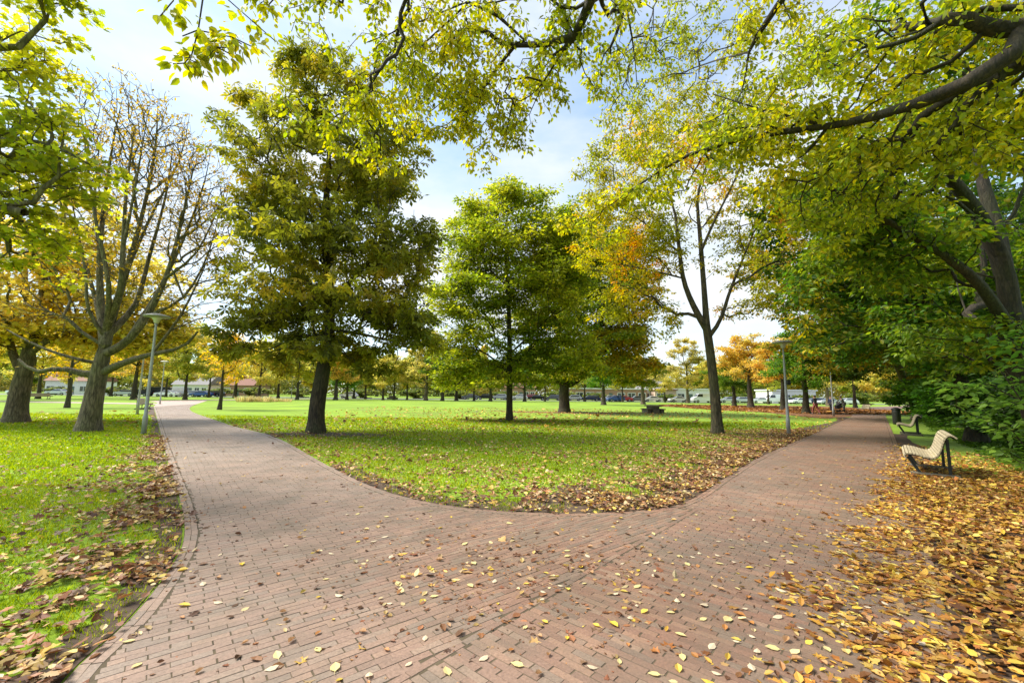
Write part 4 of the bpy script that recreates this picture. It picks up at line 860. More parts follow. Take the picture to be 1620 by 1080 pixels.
# single leaves lying on the paving in front, each its own object
KIN = [('large pale yellow', (.60, .50, .22), .10, 0.3), ('bright yellow', (.66, .46, .05), .085, .8), ('cream coloured', (.60, .49, .33), .09, -.6), ('curled tan', (.42, .24, .11), .085, 1.9),
       ('orange brown', (.42, .18, .05), .08, 1.1), ('crumpled dark brown', (.13, .06, .03), .07, 2.3)]
lp = []
for nm, c, s, w in KIN:
    tv = T_LIT[0].copy(); tv[:, 2] *= w; V = tv * s; V[:, 2] -= V[:, 2].min(); V[:, 0] -= s * .5
    st = np.array([[-s * .95, .002, .002], [-s * .5, .0015, .001], [-s * .5, -.0015, .001]])
    V = np.concatenate([V, st]); me = mesh_np('fallen_leaf', V, T_LIT[1] + [np.array([[8, 9, 10]])], M_LITTER, np.tile(c, (len(V), 1)))
    tag(me, 'x', 'leaf'); lp.append(me)
spots = []
tries = 0
while len(spots) < 230 and tries < 20000:
    tries += 1
    px, py = random.uniform(150, 1480), random.uniform(815, 1078)
    if random.random() > .35 + .65 * (px > 800): continue
    q = G(px, py)
    if not inpoly(np.array([q[0]]), np.array([q[1]]), path_poly)[0]: continue
    if any((q[0] - s[0]) ** 2 + (q[1] - s[1]) ** 2 < .012 for s in spots): continue
    spots.append((q[0], q[1]))
ukin = set()
for q in spots:
    i = random.choices(range(6), [.2, .12, .26, .2, .12, .1])[0]
    o = lp[i] if i not in ukin else lp[i].copy()
    if i in ukin: C.objects.link(o)
    ukin.add(i)
    o.location = (q[0], q[1], .0225); o.rotation_euler = (random.gauss(0, .06), random.gauss(0, .06), random.uniform(0, 6.28)); s = random.uniform(.45, .85) * (1.25 if random.random() < .12 else 1); o.scale = (s, s, s)
    sd_ = seam_side(q[0], q[1])
    where = 'on the red brick paving right of the seam' if sd_ > 0 else 'on the brick paving left of the seam'
    o['label'] = '%s leaf lying %s' % (KIN[i][0], where); o['group'] = KIN[i][0] + ' leaves ' + where; o['category'] = 'leaf'
# twigs on the ground under the bench side
n = 230000; X = rng.uniform(4, 34, n); Y = rng.uniform(4.5, 34, n); ed = dline(X, Y, redge)
k = rightof(X, Y) & (np.abs(X) < 1.3 * Y + 1.2) & (ed > 1.3 + 1.2 * np.clip((9 - Y) / 6, 0, 1) + .8 * sn(np.stack([X, Y], 1), 1.2, 51)) & (ed < 7)
X, Y = X[k], Y[k]; n = len(X); gpos = np.stack([X, Y, .02 + rng.random(n) * .12], 1)
o = place_leaves('ground_cover', T_OVATE, gpos, rng.uniform(.05, .14, n), rng.normal(size=(n, 3)) * [1, 1, .3], rng.normal(size=(n, 3)) * .4 + [0, 0, 1], pick([(.04, .10, .012), (.07, .16, .014), (.13, .24, .02)], gpos, 1.4, 6), M_LEAF)
tag(o, 'low green ground cover behind the benches under the wood', 'ground cover', kind='stuff')
sh0 = None
for lab, px, Yd, kk in (('dark green street shrub between the two big left trunks', 85, 104, 1.1), ('dark green street shrub just right of the bare tree trunk', 178, 106, 1.3), ('green street shrub at the far left path end', 345, 108, 1.2), ('green street shrub behind the pale tall grass', 400, 107, 1.4), ('green street shrub left of the chestnut trunk', 476, 108, 1.3),
                        ('green street shrub right of the chestnut trunk', 575, 110, 1.4), ('green street shrub behind the thick tan trunk', 660, 112, 1.5), ('green street shrub left of the middle maple', 730, 113, 1.3), ('green street shrub right of the middle maple', 800, 113, 1.3),
                        ('green street shrub behind the black leaning trunk', 890, 114, 1.5), ('green street shrub left of the picnic table', 945, 114, 1.2), ('dark green street shrub right of the tan low house', 1060, 112, 1.1), ('green street shrub right of the forked tree trunk', 1175, 110, 1.4), ('green street shrub right of the right lamp post', 1275, 108, 1.3), ('green street shrub at the far end of the right path', 1365, 104, 1.6)):
    if sh0 is None: sh0 = bush(lab, (0, 0), 2.2, 2.0, 2600, [(.06, .12, .02), (.12, .18, .025), (.24, .26, .04)], .32, 120); o = sh0
    else: o = copy_tree(sh0)
    p = P(px, 628, Yd); o.location = (float(p[0]), Yd, 0); o.scale = (kk * 1.2, kk, kk * .9); o['label'] = lab; o['group'] = 'shrubs along the far street'
# ---- grass blades
GX, GY, GS, GW = [], [], [], []
for y0, y1, dens, hgt, wd in ((.8, 4, 4200, .042, .0042), (4, 7, 2300, .046, .0065), (7, 11, 1000, .05, .011), (11, 17, 380, .055, .02), (17, 26, 110, .06, .04)):
    for x0, x1 in ((-1.3 * y1 - 1, 0), (0, 1.3 * y1 + 1)):
        n = int((x1 - x0) * (y1 - y0) * dens); X = rng.uniform(x0, x1, n); Y = rng.uniform(y0, y1, n)
        k = (np.abs(X) < 1.27 * Y + .8) & (~on_path(X, Y)); X, Y = X[k], Y[k]
        dm = np.minimum.reduce([dline(X, Y, e) for e in edge_all])
        r = rightof(X, Y); ed = dline(X, Y, redge); ins = inpoly(X, Y, ipoly)
        pr = np.ones(len(X)); pr[dm < .03] = .0
        pr *= np.where(ins, 1 - .93 * np.exp(-(dm / (.22 + .07 * np.clip(X, 0, 9) + .55 * np.exp(-((X - 1.4) / 2.0) ** 2))) ** 2) * clumpy(X, Y, .5, 41), 1)
        pr *= np.where(left(X, Y), 1 - .75 * np.exp(-(dm / .35) ** 2) * clumpy(X, Y, .4, 42), 1)
        pr *= np.where(r, np.clip((ed - 1.9 - .12 * Y) / .8, 0.0, 1), 1)
        pr *= 1 - np.exp(-(((X + 6.6) / 2.4) ** 2 + ((Y - 15.3) / .8) ** 2) ** 2) * .9
        pr *= 1 - .9 * np.clip((lverge(X, Y) * left(X, Y) + isl(X, Y) * ins) / 330, 0, 1)
        pr *= .55 + .45 * clumpy(X, Y, .25, 43)
        k = rng.random(len(X)) < pr; X, Y = X[k], Y[k]; n = len(X)
        GX.append(X); GY.append(Y); GS.append(hgt * rng.uniform(.5, 1.3, n)); GW.append(np.full(n, wd))
GX, GY, GS, GW = map(np.concatenate, (GX, GY, GS, GW)); n = len(GX)
a = rng.uniform(0, 2 * pi, n); le = rng.normal(size=(n, 2)) * .45 * GS[:, None]
V = np.zeros((n, 3, 3)); V[:, 0] = np.stack([GX - GW * np.cos(a), GY - GW * np.sin(a), np.zeros(n)], 1); V[:, 1] = np.stack([GX + GW * np.cos(a), GY + GW * np.sin(a), np.zeros(n)], 1)
V[:, 2] = np.stack([GX + le[:, 0], GY + le[:, 1], GS], 1)
gp = np.stack([GX, GY], 1)
col = pick([(.11, .19, .006), (.18, .29, .007), (.25, .36, .009), (.36, .40, .03)], gp, 1.7, 5, .6, .18)
o = mesh_np('grass', V.reshape(-1, 3), [np.arange(n * 3).reshape(-1, 3)], M_GRASS, np.repeat(col, 3, axis=0))
tag(o, 'short bright green lawn grass either side of the paths', 'grass', kind='stuff')
# ================================================================== STREET FURNITURE
M_POLE = plain('painted_steel', (.34, .35, .34), .45, .2, var=.12, scale=5)
M_HEAD = plain('lamp_housing', (.30, .30, .27), .45, .1, var=.15, scale=4)
M_GLASS = plain('lamp_diffuser', (.62, .62, .58), .3, 0, var=.05)
M_WOOD = plain('weathered_slats', (.38, .32, .21), .75, 0, var=.35, scale=14, bump=.2)
M_DKMET = plain('dark_metal', (.035, .038, .034), .5, .4, var=.2)
M_CONC = plain('mossy_concrete', (.16, .14, .10), .9, 0, var=.35, scale=6, bump=.4)
M_BLACK = plain('black_plastic', (.02, .02, .022), .5, 0, var=.2)
def lamp(label, b, h, box_on=False, lean=0.0, thick=1.0):
    root = empty('street_lamp', (b[0], b[1], 0)); tag(root, label, 'lamp post', 'saucer topped park lamps')
    root.rotation_euler = (0, lean, 0)
    bm = bmesh.new(); t = thick
    lathe(bm, [(.075 * t, -.05), (.075 * t, .55), (.072 * t, .62), (.056 * t, .66), (.045 * t, h * .6), (.034 * t, h - .35), (.034 * t, h - .25)], 14); bm_obj('pole', bm, M_POLE, root, True)
    bm = bmesh.new(); lathe(bm, [(.045, h - .26), (.07, h - .24), (.10, h - .13), (.17, h - .075), (.18, h - .06)], 24); bm_obj('diffuser', bm, M_GLASS, root, True)
    bm = bmesh.new(); lathe(bm, [(.185, h - .075), (.37, h - .045), (.385, h - .02), (.36, h + .0), (.22, h + .05), (.10, h + .075), (.03, h + .085)], 32); bm_obj('lamp_shade', bm, M_HEAD, root, True)
    bm = bmesh.new(); lathe(bm, [(.105 * t, 0), (.105 * t, .03), (.08 * t, .05)], 14); bm_obj('base_collar', bm, M_DKMET, root, True)
    if box_on:
        bm = bmesh.new(); box(bm, (.07, -.06, h * .56), (.12, .16, .2)); bm_obj('junction_box', bm, M_DKMET, root, bevel=.01)
lamp('tall grey park lamp with saucer shade in front of the bare tree', G(227, 687), 4.05)
lamp('grey park lamp with flat saucer shade on the lawn edge beside the right path', G(1248, 688), 3.75, True)
lamp('smaller looking pale lamp post just left of the tall left lamp, further along the path', G(217, 655), 4.2)
lamp('pale lamp post beside the strolling people at the end of the right lawn', G(1319, 658), 4.2)
lamp('white lamp post right of the left lamp, at the far bend of the left path', G(253, 639), 4.5)
lamp('tiny far lamp post left of the chestnut trunk', (-47, 92), 4.5)
lamp('tiny far lamp post between the houses left of the forked tree', (40, 98), 5.0)
def bench(label, c, rz, group='curved slatted park benches', L=1.8):
    root = empty('park_bench', (c[0], c[1], 0), rz); root.scale = (.86, 1, 1); tag(root, label, 'bench', group)
    # side profile: x towards the back, z up; sits facing -x
    prof = catmull([(-.30, .34), (-.33, .40), (-.28, .445), (-.14, .44), (.02, .40), (.12, .385), (.20, .42), (.26, .52), (.31, .66), (.36, .77), (.42, .82), (.49, .81), (.55, .77)], 5)
    s = np.concatenate([[0], np.cumsum(np.linalg.norm(np.diff(prof, axis=0), axis=1))]); tot = s[-1]; n = int(tot / .056)
    sb = bmesh.new(); bb = bmesh.new()
    for i in range(n):
        t = (i + .5) * tot / n; x = np.interp(t, s, prof[:, 0]); z_ = np.interp(t, s, prof[:, 1]); x2 = np.interp(t + .02, s, prof[:, 0]); z2 = np.interp(t + .02, s, prof[:, 1])
        a_ = math.atan2(z2 - z_, x2 - x); bm_ = sb if x < .17 else bb
        box(bm_, (x, 0, z_), (.047, L, .028), Matrix.Rotation(-a_, 4, 'Y'))
    bm_obj('seat', sb, M_WOOD, root, bevel=.004); bm_obj('backrest', bb, M_WOOD, root, bevel=.004)
    for sy in (-1, 1):
        y = sy * (L / 2 - .22)
        bm = bmesh.new()
        for (x0, z0), (x1, z1) in zip(prof[4:-2], prof[5:-1]):
            dx, dz = x1 - x0, z1 - z0; l = math.hypot(dx, dz); a_ = math.atan2(dz, dx)
            box(bm, ((x0 + x1) / 2 + .032 * sin(a_), y, (z0 + z1) / 2 - .032 * cos(a_)), (l * 1.1, .045, .028), Matrix.Rotation(-a_, 4, 'Y'))
        bm_obj('frame', bm, M_DKMET, root)
        for nm, x0, z0, x1, z1 in (('leg', -.27, .37, -.08, .06), ('leg', .40, .74, .40, .06)):
            bm = bmesh.new(); dx, dz = x1 - x0, z1 - z0; box(bm, ((x0 + x1) / 2, y, (z0 + z1) / 2), (math.hypot(dx, dz), .05, .055), Matrix.Rotation(-math.atan2(dz, dx), 4, 'Y')); bm_obj(nm, bm, M_DKMET, root, bevel=.006)
        bm = bmesh.new(); box(bm, (.15, y, .04), (.80, .14, .08)); bm_obj('foot_block', bm, M_CONC, root, bevel=.012)
bA = -math.atan2(dR[0], dR[1])
p1 = G(1470, 752); p1 = p1 + np.array([dR[0], dR[1]]) * .55
bench('pale slatted bench nearest the camera, standing in yellow leaves beside the right path', p1 + [-.12, -.05], bA)
p2 = G(1428, 688); bench('second slatted bench along the right path, in front of the bin', p2 + np.array([.5, .35]), bA)
bench('far pale bench at the bend of the right path', G(1366, 652), bA + .4)
bench('white looking bench behind the left lamp post, by the far left path', G(229, 647), bA + pi + 1.2)
bench('long pale bench on the grass between the two big left trunks, beyond the cross path', G(62, 631), 2.9, L=2.6)
# litter bin
b = G(1412, 672)
root = empty('litter_bin', (b[0] + .55, b[1] + .3, 0)); root.scale = (.8, .8, .85); tag(root, 'dark grey litter bin standing behind the second bench of the right path', 'bin')
bm = bmesh.new(); lathe(bm, [(.22, .02), (.24, .05), (.25, .85), (.25, .95), (.22, 1.0)], 20); bm_obj('bin_body', bm, M_DKMET, root, True)
bm = bmesh.new(); lathe(bm, [(.265, 1.0), (.275, 1.04), (.25, 1.10), (.12, 1.16), (.02, 1.17)], 20); bm_obj('lid', bm, M_BLACK, root, True)
# picnic block
def table(label, c, s=1.0, rz=0.1, group='heavy picnic tables'):
    root = empty('picnic_table', (c[0], c[1], 0), rz); root.scale = (s, s, s); tag(root, label, 'table', group)
    bm = bmesh.new(); box(bm, (0, 0, .60), (.86, 1.7, .09)); box(bm, (0, 0, .665), (.80, 1.64, .035)); bm_obj('table_top', bm, plain('greyed_wood', (.24, .18, .12), .8, var=.3, scale=7), root, bevel=.01)
    bm = bmesh.new(); box(bm, (0, 0, .29), (.62, 1.3, .56)); bm_obj('pedestal', bm, M_CONC, root, bevel=.02)
    for sx in (-1, 1):
        bm = bmesh.new(); box(bm, (sx * .61, 0, .34), (.36, 1.7, .08)); bm_obj('seat', bm, M_WOOD_D, root, bevel=.01)
        bm = bmesh.new(); box(bm, (sx * .60, 0, .15), (.28, 1.3, .30)); bm_obj('seat_block', bm, M_CONC, root, bevel=.015)
M_WOOD_D = plain('dark_wood', (.13, .09, .055), .8, var=.3, scale=7)
table('low heavy picnic table with dark side seats standing alone on the right lawn', G(1033, 653))
table('tiny dark picnic table far across the lawn, left of the thick tan trunk', (-26.5, 96), 1.2, .9)
# ================================================================== CARS
def car_proto(kind, color, glass=(.03, .035, .04)):
    m = plain(kind + '_paint', color, .25, .3, var=.02, spec=.6)
    root = empty('parked_car' if kind != 'van' else 'parked_van', (0, 0, 0))
    if kind == 'hatch': L, W, prof, cab = 4.1, 1.72, [(-2.05, .35), (-2.05, .75), (-1.95, .92), (-1.0, .98), (1.75, 1.0), (2.0, .85), (2.05, .35)], [(-1.15, .96), (-.45, 1.44), (1.35, 1.46), (1.85, .98)]
    elif kind == 'estate': L, W, prof, cab = 4.6, 1.78, [(-2.3, .35), (-2.3, .70), (-2.15, .86), (-1.1, .95), (2.1, .98), (2.28, .85), (2.3, .35)], [(-1.25, .93), (-.45, 1.40), (1.75, 1.44), (2.15, .97)]
    elif kind == 'saloon': L, W, prof, cab = 4.6, 1.76, [(-2.3, .35), (-2.3, .70), (-2.15, .85), (-1.1, .93), (1.3, .97), (2.2, .93), (2.3, .35)], [(-1.15, .91), (-.4, 1.38), (.75, 1.39), (1.55, .95)]
    else: L, W, prof, cab = 5.2, 1.95, [(-2.6, .38), (-2.6, .95), (-2.35, 1.2), (-1.9, 1.28), (2.55, 1.3), (2.6, .38)], [(-1.95, 1.26), (-1.25, 2.1), (2.45, 2.15), (2.56, 1.28)]
    def ext(name, pr, w, mat, par, top=1.0, bev=.05):
        bm = bmesh.new(); zs_ = [q[1] for q in pr]; z0, z1 = min(zs_), max(zs_)
        A = []; 
        for sy in (-1, 1): A.append([bm.verts.new((x, sy * w / 2 * (1 - (1 - top) * (z_ - z0) / (z1 - z0)), z_)) for x, z_ in pr])
        n_ = len(pr); bm.faces.new(A[0]); bm.faces.new(A[1][::-1])
        for i in range(n_): bm.faces.new((A[0][i], A[1][i], A[1][(i + 1) % n_], A[0][(i + 1) % n_]))
        return bm_obj(name, bm, mat, par, bevel=bev)
    body = ext('body', prof, W, m, root, .96, .06)
    ext('roof', cab, W * .9, m, root, .84, .05)
    gm = M_CARGLASS
    for sy in (-1, 1):
        bm = bmesh.new(); z0, z1 = cab[0][1] + .09, cab[1][1] - .09
        fx = lambda t, a, b: a + (b - a) * t
        yy = lambda z_: sy * (W * .45 * (1 - .16 * (z_ - cab[0][1]) / (cab[2][1] - cab[0][1])) + .012)
        q = [(fx(.22, cab[0][0], cab[1][0]) + .05, z0), (fx(.82, cab[0][0], cab[1][0]) + .05, z1), (cab[2][0] - .1 if kind != 'van' else -.35, z1), ((cab[3][0] - .22) if kind != 'van' else -.35, z0)]
        vs = [bm.verts.new((x, yy(z_), z_)) for x, z_ in q] + [bm.verts.new((x, yy(z_) - sy * .03, z_)) for x, z_ in q]
        bm.faces.new(vs[:4]); bm.faces.new(vs[4:][::-1])
        for i in range(4): bm.faces.new((vs[i], vs[(i + 1) % 4], vs[4 + (i + 1) % 4], vs[4 + i]))
        bm_obj('side_window', bm, gm, root)
    for nm, i, j, s_ in (('windscreen', 0, 1, -1), ('rear_window', 3, 2, 1)):
        (xa, za), (xb, zb) = cab[i], cab[j]; bm = bmesh.new(); l = math.hypot(xb - xa, zb - za)
        box(bm, ((xa + xb) / 2 + s_ * .02, 0, (za + zb) / 2 + .01), (l * .72, W * .70, .02), Matrix.Rotation(-math.atan2(zb - za, xb - xa), 4, 'Y')); bm_obj(nm, bm, gm, root)
    for x in (-L * .31, L * .31):
        for sy in (-1, 1):
            bm = bmesh.new(); bmesh.ops.create_cone(bm, cap_ends=True, segments=18, radius1=.32, radius2=.32, depth=.2, matrix=Matrix.Translation((x, sy * (W / 2 - .08), .32)) @ Matrix.Rotation(pi / 2, 4, 'X'))
            w_ = bm_obj('wheel', bm, M_BLACK, root, bevel=.02)
            bm = bmesh.new(); bmesh.ops.create_cone(bm, cap_ends=True, segments=14, radius1=.19, radius2=.16, depth=.03, matrix=Matrix.Translation((x, sy * (W / 2 + .03), .32)) @ Matrix.Rotation(pi / 2, 4, 'X')); bm_obj('rim', bm, M_POLE, w_)
    for sy in (-1, 1):
        bm = bmesh.new(); box(bm, (-L / 2 + .02, sy * W * .36, .70), (.08, .32, .14)); bm_obj('headlight', bm, M_GLASS, root, bevel=.01)
        bm = bmesh.new(); box(bm, (L / 2 - .02, sy * W * .38, .76), (.08, .24, .16)); bm_obj('tail_light', bm, M_RED, root, bevel=.01)
    return root
M_CARGLASS = plain('car_glass', (.03, .035, .04), .08, 0, var=.02, spec=.8)
M_RED = plain('red_lens', (.35, .02, .02), .3, 0, var=.05)
CP = {}
COLS = {'white': (.78, .78, .78), 'silver': (.48, .50, .52), 'black': (.018, .02, .024), 'grey': (.14, .15, .16), 'blue': (.03, .08, .28), 'red': (.42, .03, .03), 'dark blue': (.02, .035, .09)}
def car(kind, col, px, Y, lab, rz):
    key = (kind, col); p = P(px, 628, Y)
    if key not in CP: o = CP[key] = car_proto(kind, COLS[col])
    else: o = copy_tree(CP[key])
    o.location = (float(p[0]), Y, .01); o.rotation_euler = (0, 0, rz)
    tag(o, lab, 'van' if kind == 'van' else 'car', 'cars parked along the far street')
for a in [
 ('hatch', 'white', 28, 99, 'white hatchback parked farthest left, seen left of the bare tree', .05), ('saloon', 'silver', 92, 98, 'silver saloon seen between the two big left trunks', .05),
 ('estate', 'silver', 198, 96, 'silver estate car just left of the golden tree trunk', .1), ('hatch', 'black', 224, 97, 'black hatchback just right of the golden tree trunk', .0), ('van', 'black', 246, 99, 'black van with its rear to the white car by the left lamp', .1),
 ('saloon', 'white', 264, 95, 'white car right of the left lamp post, in front of the white van', .05), ('van', 'white', 277, 104, 'white van behind the white car at the left path end', .0), ('estate', 'silver', 302, 99, 'silver estate car right of the thin light tree trunk', .02),
 ('saloon', 'blue', 319, 97, 'blue saloon parked left of the young orange tree', .0), ('estate', 'black', 337, 99, 'black estate car touching the young orange tree trunk in view', .04),
 ('hatch', 'white', 552, 104, 'white hatchback half hidden behind the small deep green tree', .0), ('saloon', 'grey', 745, 108, 'grey saloon left of the middle maple trunk, third from it', 0), ('hatch', 'black', 768, 108, 'black hatchback second left of the middle maple trunk', 0),
 ('hatch', 'silver', 791, 108, 'silver hatchback just left of the middle maple trunk', 0), ('hatch', 'white', 822, 108, 'white hatchback just right of the middle maple trunk', 0), ('hatch', 'red', 838, 116, 'red hatchback between the maple and the leaning dark tree', 0), ('saloon', 'black', 849, 108, 'black saloon halfway between the maple and the dark leaning tree', .02),
 ('estate', 'grey', 875, 110, 'grey estate car just left of the black trunk of the leaning tree', 0), ('hatch', 'silver', 907, 108, 'silver hatchback just right of the black trunk of the leaning tree', 0), ('estate', 'dark blue', 934, 106, 'dark blue estate car left of the flared brown trunk', 0),
 ('hatch', 'silver', 965, 106, 'silver hatchback just right of the flared brown trunk', 0), ('hatch', 'blue', 974, 100, 'blue hatchback standing nearest in front of the red car', .1), ('saloon', 'red', 985, 104, 'red saloon left of the round pale tree', 0), ('hatch', 'grey', 1008, 106, 'grey hatchback hidden by the trunk of the round pale tree', 0),
 ('saloon', 'white', 1032, 106, 'white saloon behind the picnic table, right of the pale trunk', 0), ('saloon', 'white', 1073, 104, 'white saloon left of the white van near the forked tree', 0), ('van', 'white', 1112, 102, 'white van immediately left of the forked tree trunk', 0),
 ('saloon', 'silver', 1152, 104, 'silver saloon immediately right of the forked tree trunk', 0), ('hatch', 'silver', 1172, 103, 'silver hatchback between the green tree and orange tree trunks', 0), ('saloon', 'white', 1202, 102, 'white saloon right of the orange tree trunk', 0),
 ('van', 'white', 1226, 102, 'white van just left of the right lamp post', 0), ('hatch', 'black', 1250, 102, 'black hatchback just right of the right lamp post', 0), ('saloon', 'white', 1264, 98, 'white saloon left of the leaning brown trunk', .1), ('estate', 'dark blue', 1288, 99, 'dark blue estate car behind the walking person', 0),
 ('saloon', 'silver', 1310, 97, 'silver saloon behind the pair of people', .05), ('hatch', 'white', 1340, 98, 'white hatchback at the far end of the right path', 0)]: car(*a)
# ================================================================== HOUSES
M_BRICKW = plain('brick_wall', (.36, .21, .15), .85, var=.15, scale=3); M_WHITEW = plain('white_render', (.72, .70, .66), .8, var=.06, scale=2)
M_ROOF = plain('roof_tiles', (.22, .10, .07), .8, var=.2, scale=5); M_ROOFG = plain('grey_roof', (.20, .19, .19), .8, var=.15, scale=5)
M_FRAME = plain('white_frame', (.78, .78, .76), .5, var=.03); M_DOOR = plain('door_paint', (.10, .14, .12), .5, var=.1)
def house(label, px, Y, W, H, D, wall, roofm, nwin, storeys=1, flat=False, rz=0):
    p = P(px, 620, Y); root = empty('house', (float(p[0]), Y, 0), rz); tag(root, label, 'house', 'low houses beyond the street')
    bm = bmesh.new(); box(bm, (0, D / 2, H / 2), (W, D, H)); bm_obj('wall', bm, wall, root)
    bm = bmesh.new()
    if flat: box(bm, (0, D / 2, H + .15), (W + .7, D + .7, .3))
    else:
        a = [bm.verts.new(q) for q in ((-W / 2 - .3, -.45, H), (W / 2 + .3, -.45, H), (W / 2 + .3, D + .45, H), (-W / 2 - .3, D + .45, H), (-W / 2 - .3, D / 2, H + D * .42), (W / 2 + .3, D / 2, H + D * .42))]
        for f in ((0, 1, 5, 4), (2, 3, 4, 5), (0, 4, 3), (1, 2, 5), (3, 2, 1, 0)): bm.faces.new([a[i] for i in f])
    rf = bm_obj('roof', bm, roofm, root)
    if not flat:
        bm = bmesh.new(); box(bm, (W * .25, D * .5, H + D * .42), (.7, .7, 1.6)); bm_obj('chimney', bm, M_BRICKW, rf)
    step = W / nwin
    for s_ in range(storeys):
        zc = 1.5 + s_ * 2.8
        for i in range(nwin):
            x = -W / 2 + step * (i + .5)
            if s_ == 0 and i == nwin // 2:
                bm = bmesh.new(); box(bm, (x, -.02, 1.05), (1.0, .08, 2.1)); bm_obj('door', bm, M_DOOR, root); continue
            bm = bmesh.new(); ww = min(step * .7, 2.4)
            for q, sz_ in (((x - ww / 2, -.03, zc), (.12, .1, 1.5)), ((x + ww / 2, -.03, zc), (.12, .1, 1.5)), ((x, -.03, zc + .72), (ww, .09, .12)), ((x, -.03, zc - .72), (ww, .12, .12)), ((x, -.035, zc), (.08, .08, 1.4))): box(bm, q, sz_)
            fr = bm_obj('window', bm, M_FRAME, root)
            bm = bmesh.new(); box(bm, (x, -.008, zc), (ww - .1, .03, 1.36)); bm_obj('pane', bm, M_CARGLASS, fr)
for a in [
 ('long low brick house with white window bands left of the picnic table', 958, 124, 24, 3.2, 8, M_BRICKW, M_FRAME, 8, 1, True),
 ('white gabled house showing just right of the round pale tree trunk', 1035, 126, 7, 3.4, 7, M_WHITEW, M_ROOFG, 3, 1, False),
 ('tan low house beside the white gabled one, behind the hedge', 1053, 122, 6, 3.0, 7, plain('tan_wall', (.50, .36, .28), .8), M_ROOF, 2, 1, True),
 ('white flat roofed house behind the white saloon left of the forked tree', 1085, 124, 17, 3.4, 8, M_WHITEW, M_FRAME, 6, 1, True),
 ('white building with tall windows right of the right lamp post', 1256, 118, 12, 3.3, 8, M_WHITEW, M_FRAME, 7, 1, True),
 ('brick house with red tiled roof far left, seen between the two big left trunks', 105, 116, 12, 3.6, 8, M_WHITEW, M_ROOF, 4, 1, False),
 ('pale house behind the cars at the left path end', 300, 122, 10, 3.0, 8, M_WHITEW, M_ROOFG, 5, 1, False),
 ('low brick house right of the young orange tree, mostly behind yellow trees', 375, 120, 9, 3.0, 8, M_BRICKW, M_ROOF, 3, 1, False),
 ('brick house behind the middle maple trunk', 820, 128, 10, 3.4, 9, M_BRICKW, M_ROOF, 6, 1, False)]: house(*a)
# clumps of pale tall grass left of the chestnut and hedge by the houses
def tuft(label, px, Y, r, h, pal, n=900, nm='ornamental_grass', cat='grass clump'):
    p = P(px, 628, Y); a_ = rng.uniform(0, 2 * pi, n); rr = np.sqrt(rng.random(n)) * r
    pos = np.stack([rr * np.cos(a_), rr * np.sin(a_) * .6, np.zeros(n)], 1)
    out = np.stack([np.cos(a_) * .35, np.sin(a_) * .35, np.ones(n)], 1) + rng.normal(size=(n, 3)) * .15
    T = (np.array([[0, .03, 0], [0, -.03, 0], [.6, -.03, .05], [.6, .03, .05], [1, 0, .2]]), [np.array([[0, 1, 2, 3]]), np.array([[3, 2, 4]])])
    o = place_leaves(nm, T, pos, h * rng.uniform(.6, 1.1, n), out, rng.normal(size=(n, 3)), pick(pal, pos, 1, 2), M_LEAF)
    o.location = (float(p[0]), Y, 0); tag(o, label, cat, 'pale ornamental grasses')
GR = [(.30, .28, .10), (.45, .36, .16), (.22, .28, .06)]
for lab, px, Y in (('pale pinkish clump of tall grass farthest left of the chestnut', 388, 58), ('pale clump of tall grass second from the left of the chestnut', 402, 60), ('greenish clump of tall grass in the middle of its row', 418, 59), ('low pale clump of tall grass second from the chestnut trunk', 434, 61), ('low green clump of tall grass nearest the chestnut trunk', 452, 62)):
    tuft(lab, px, Y, .75 + .35 * random.random(), .5 + .5 * random.random(), GR, 260)
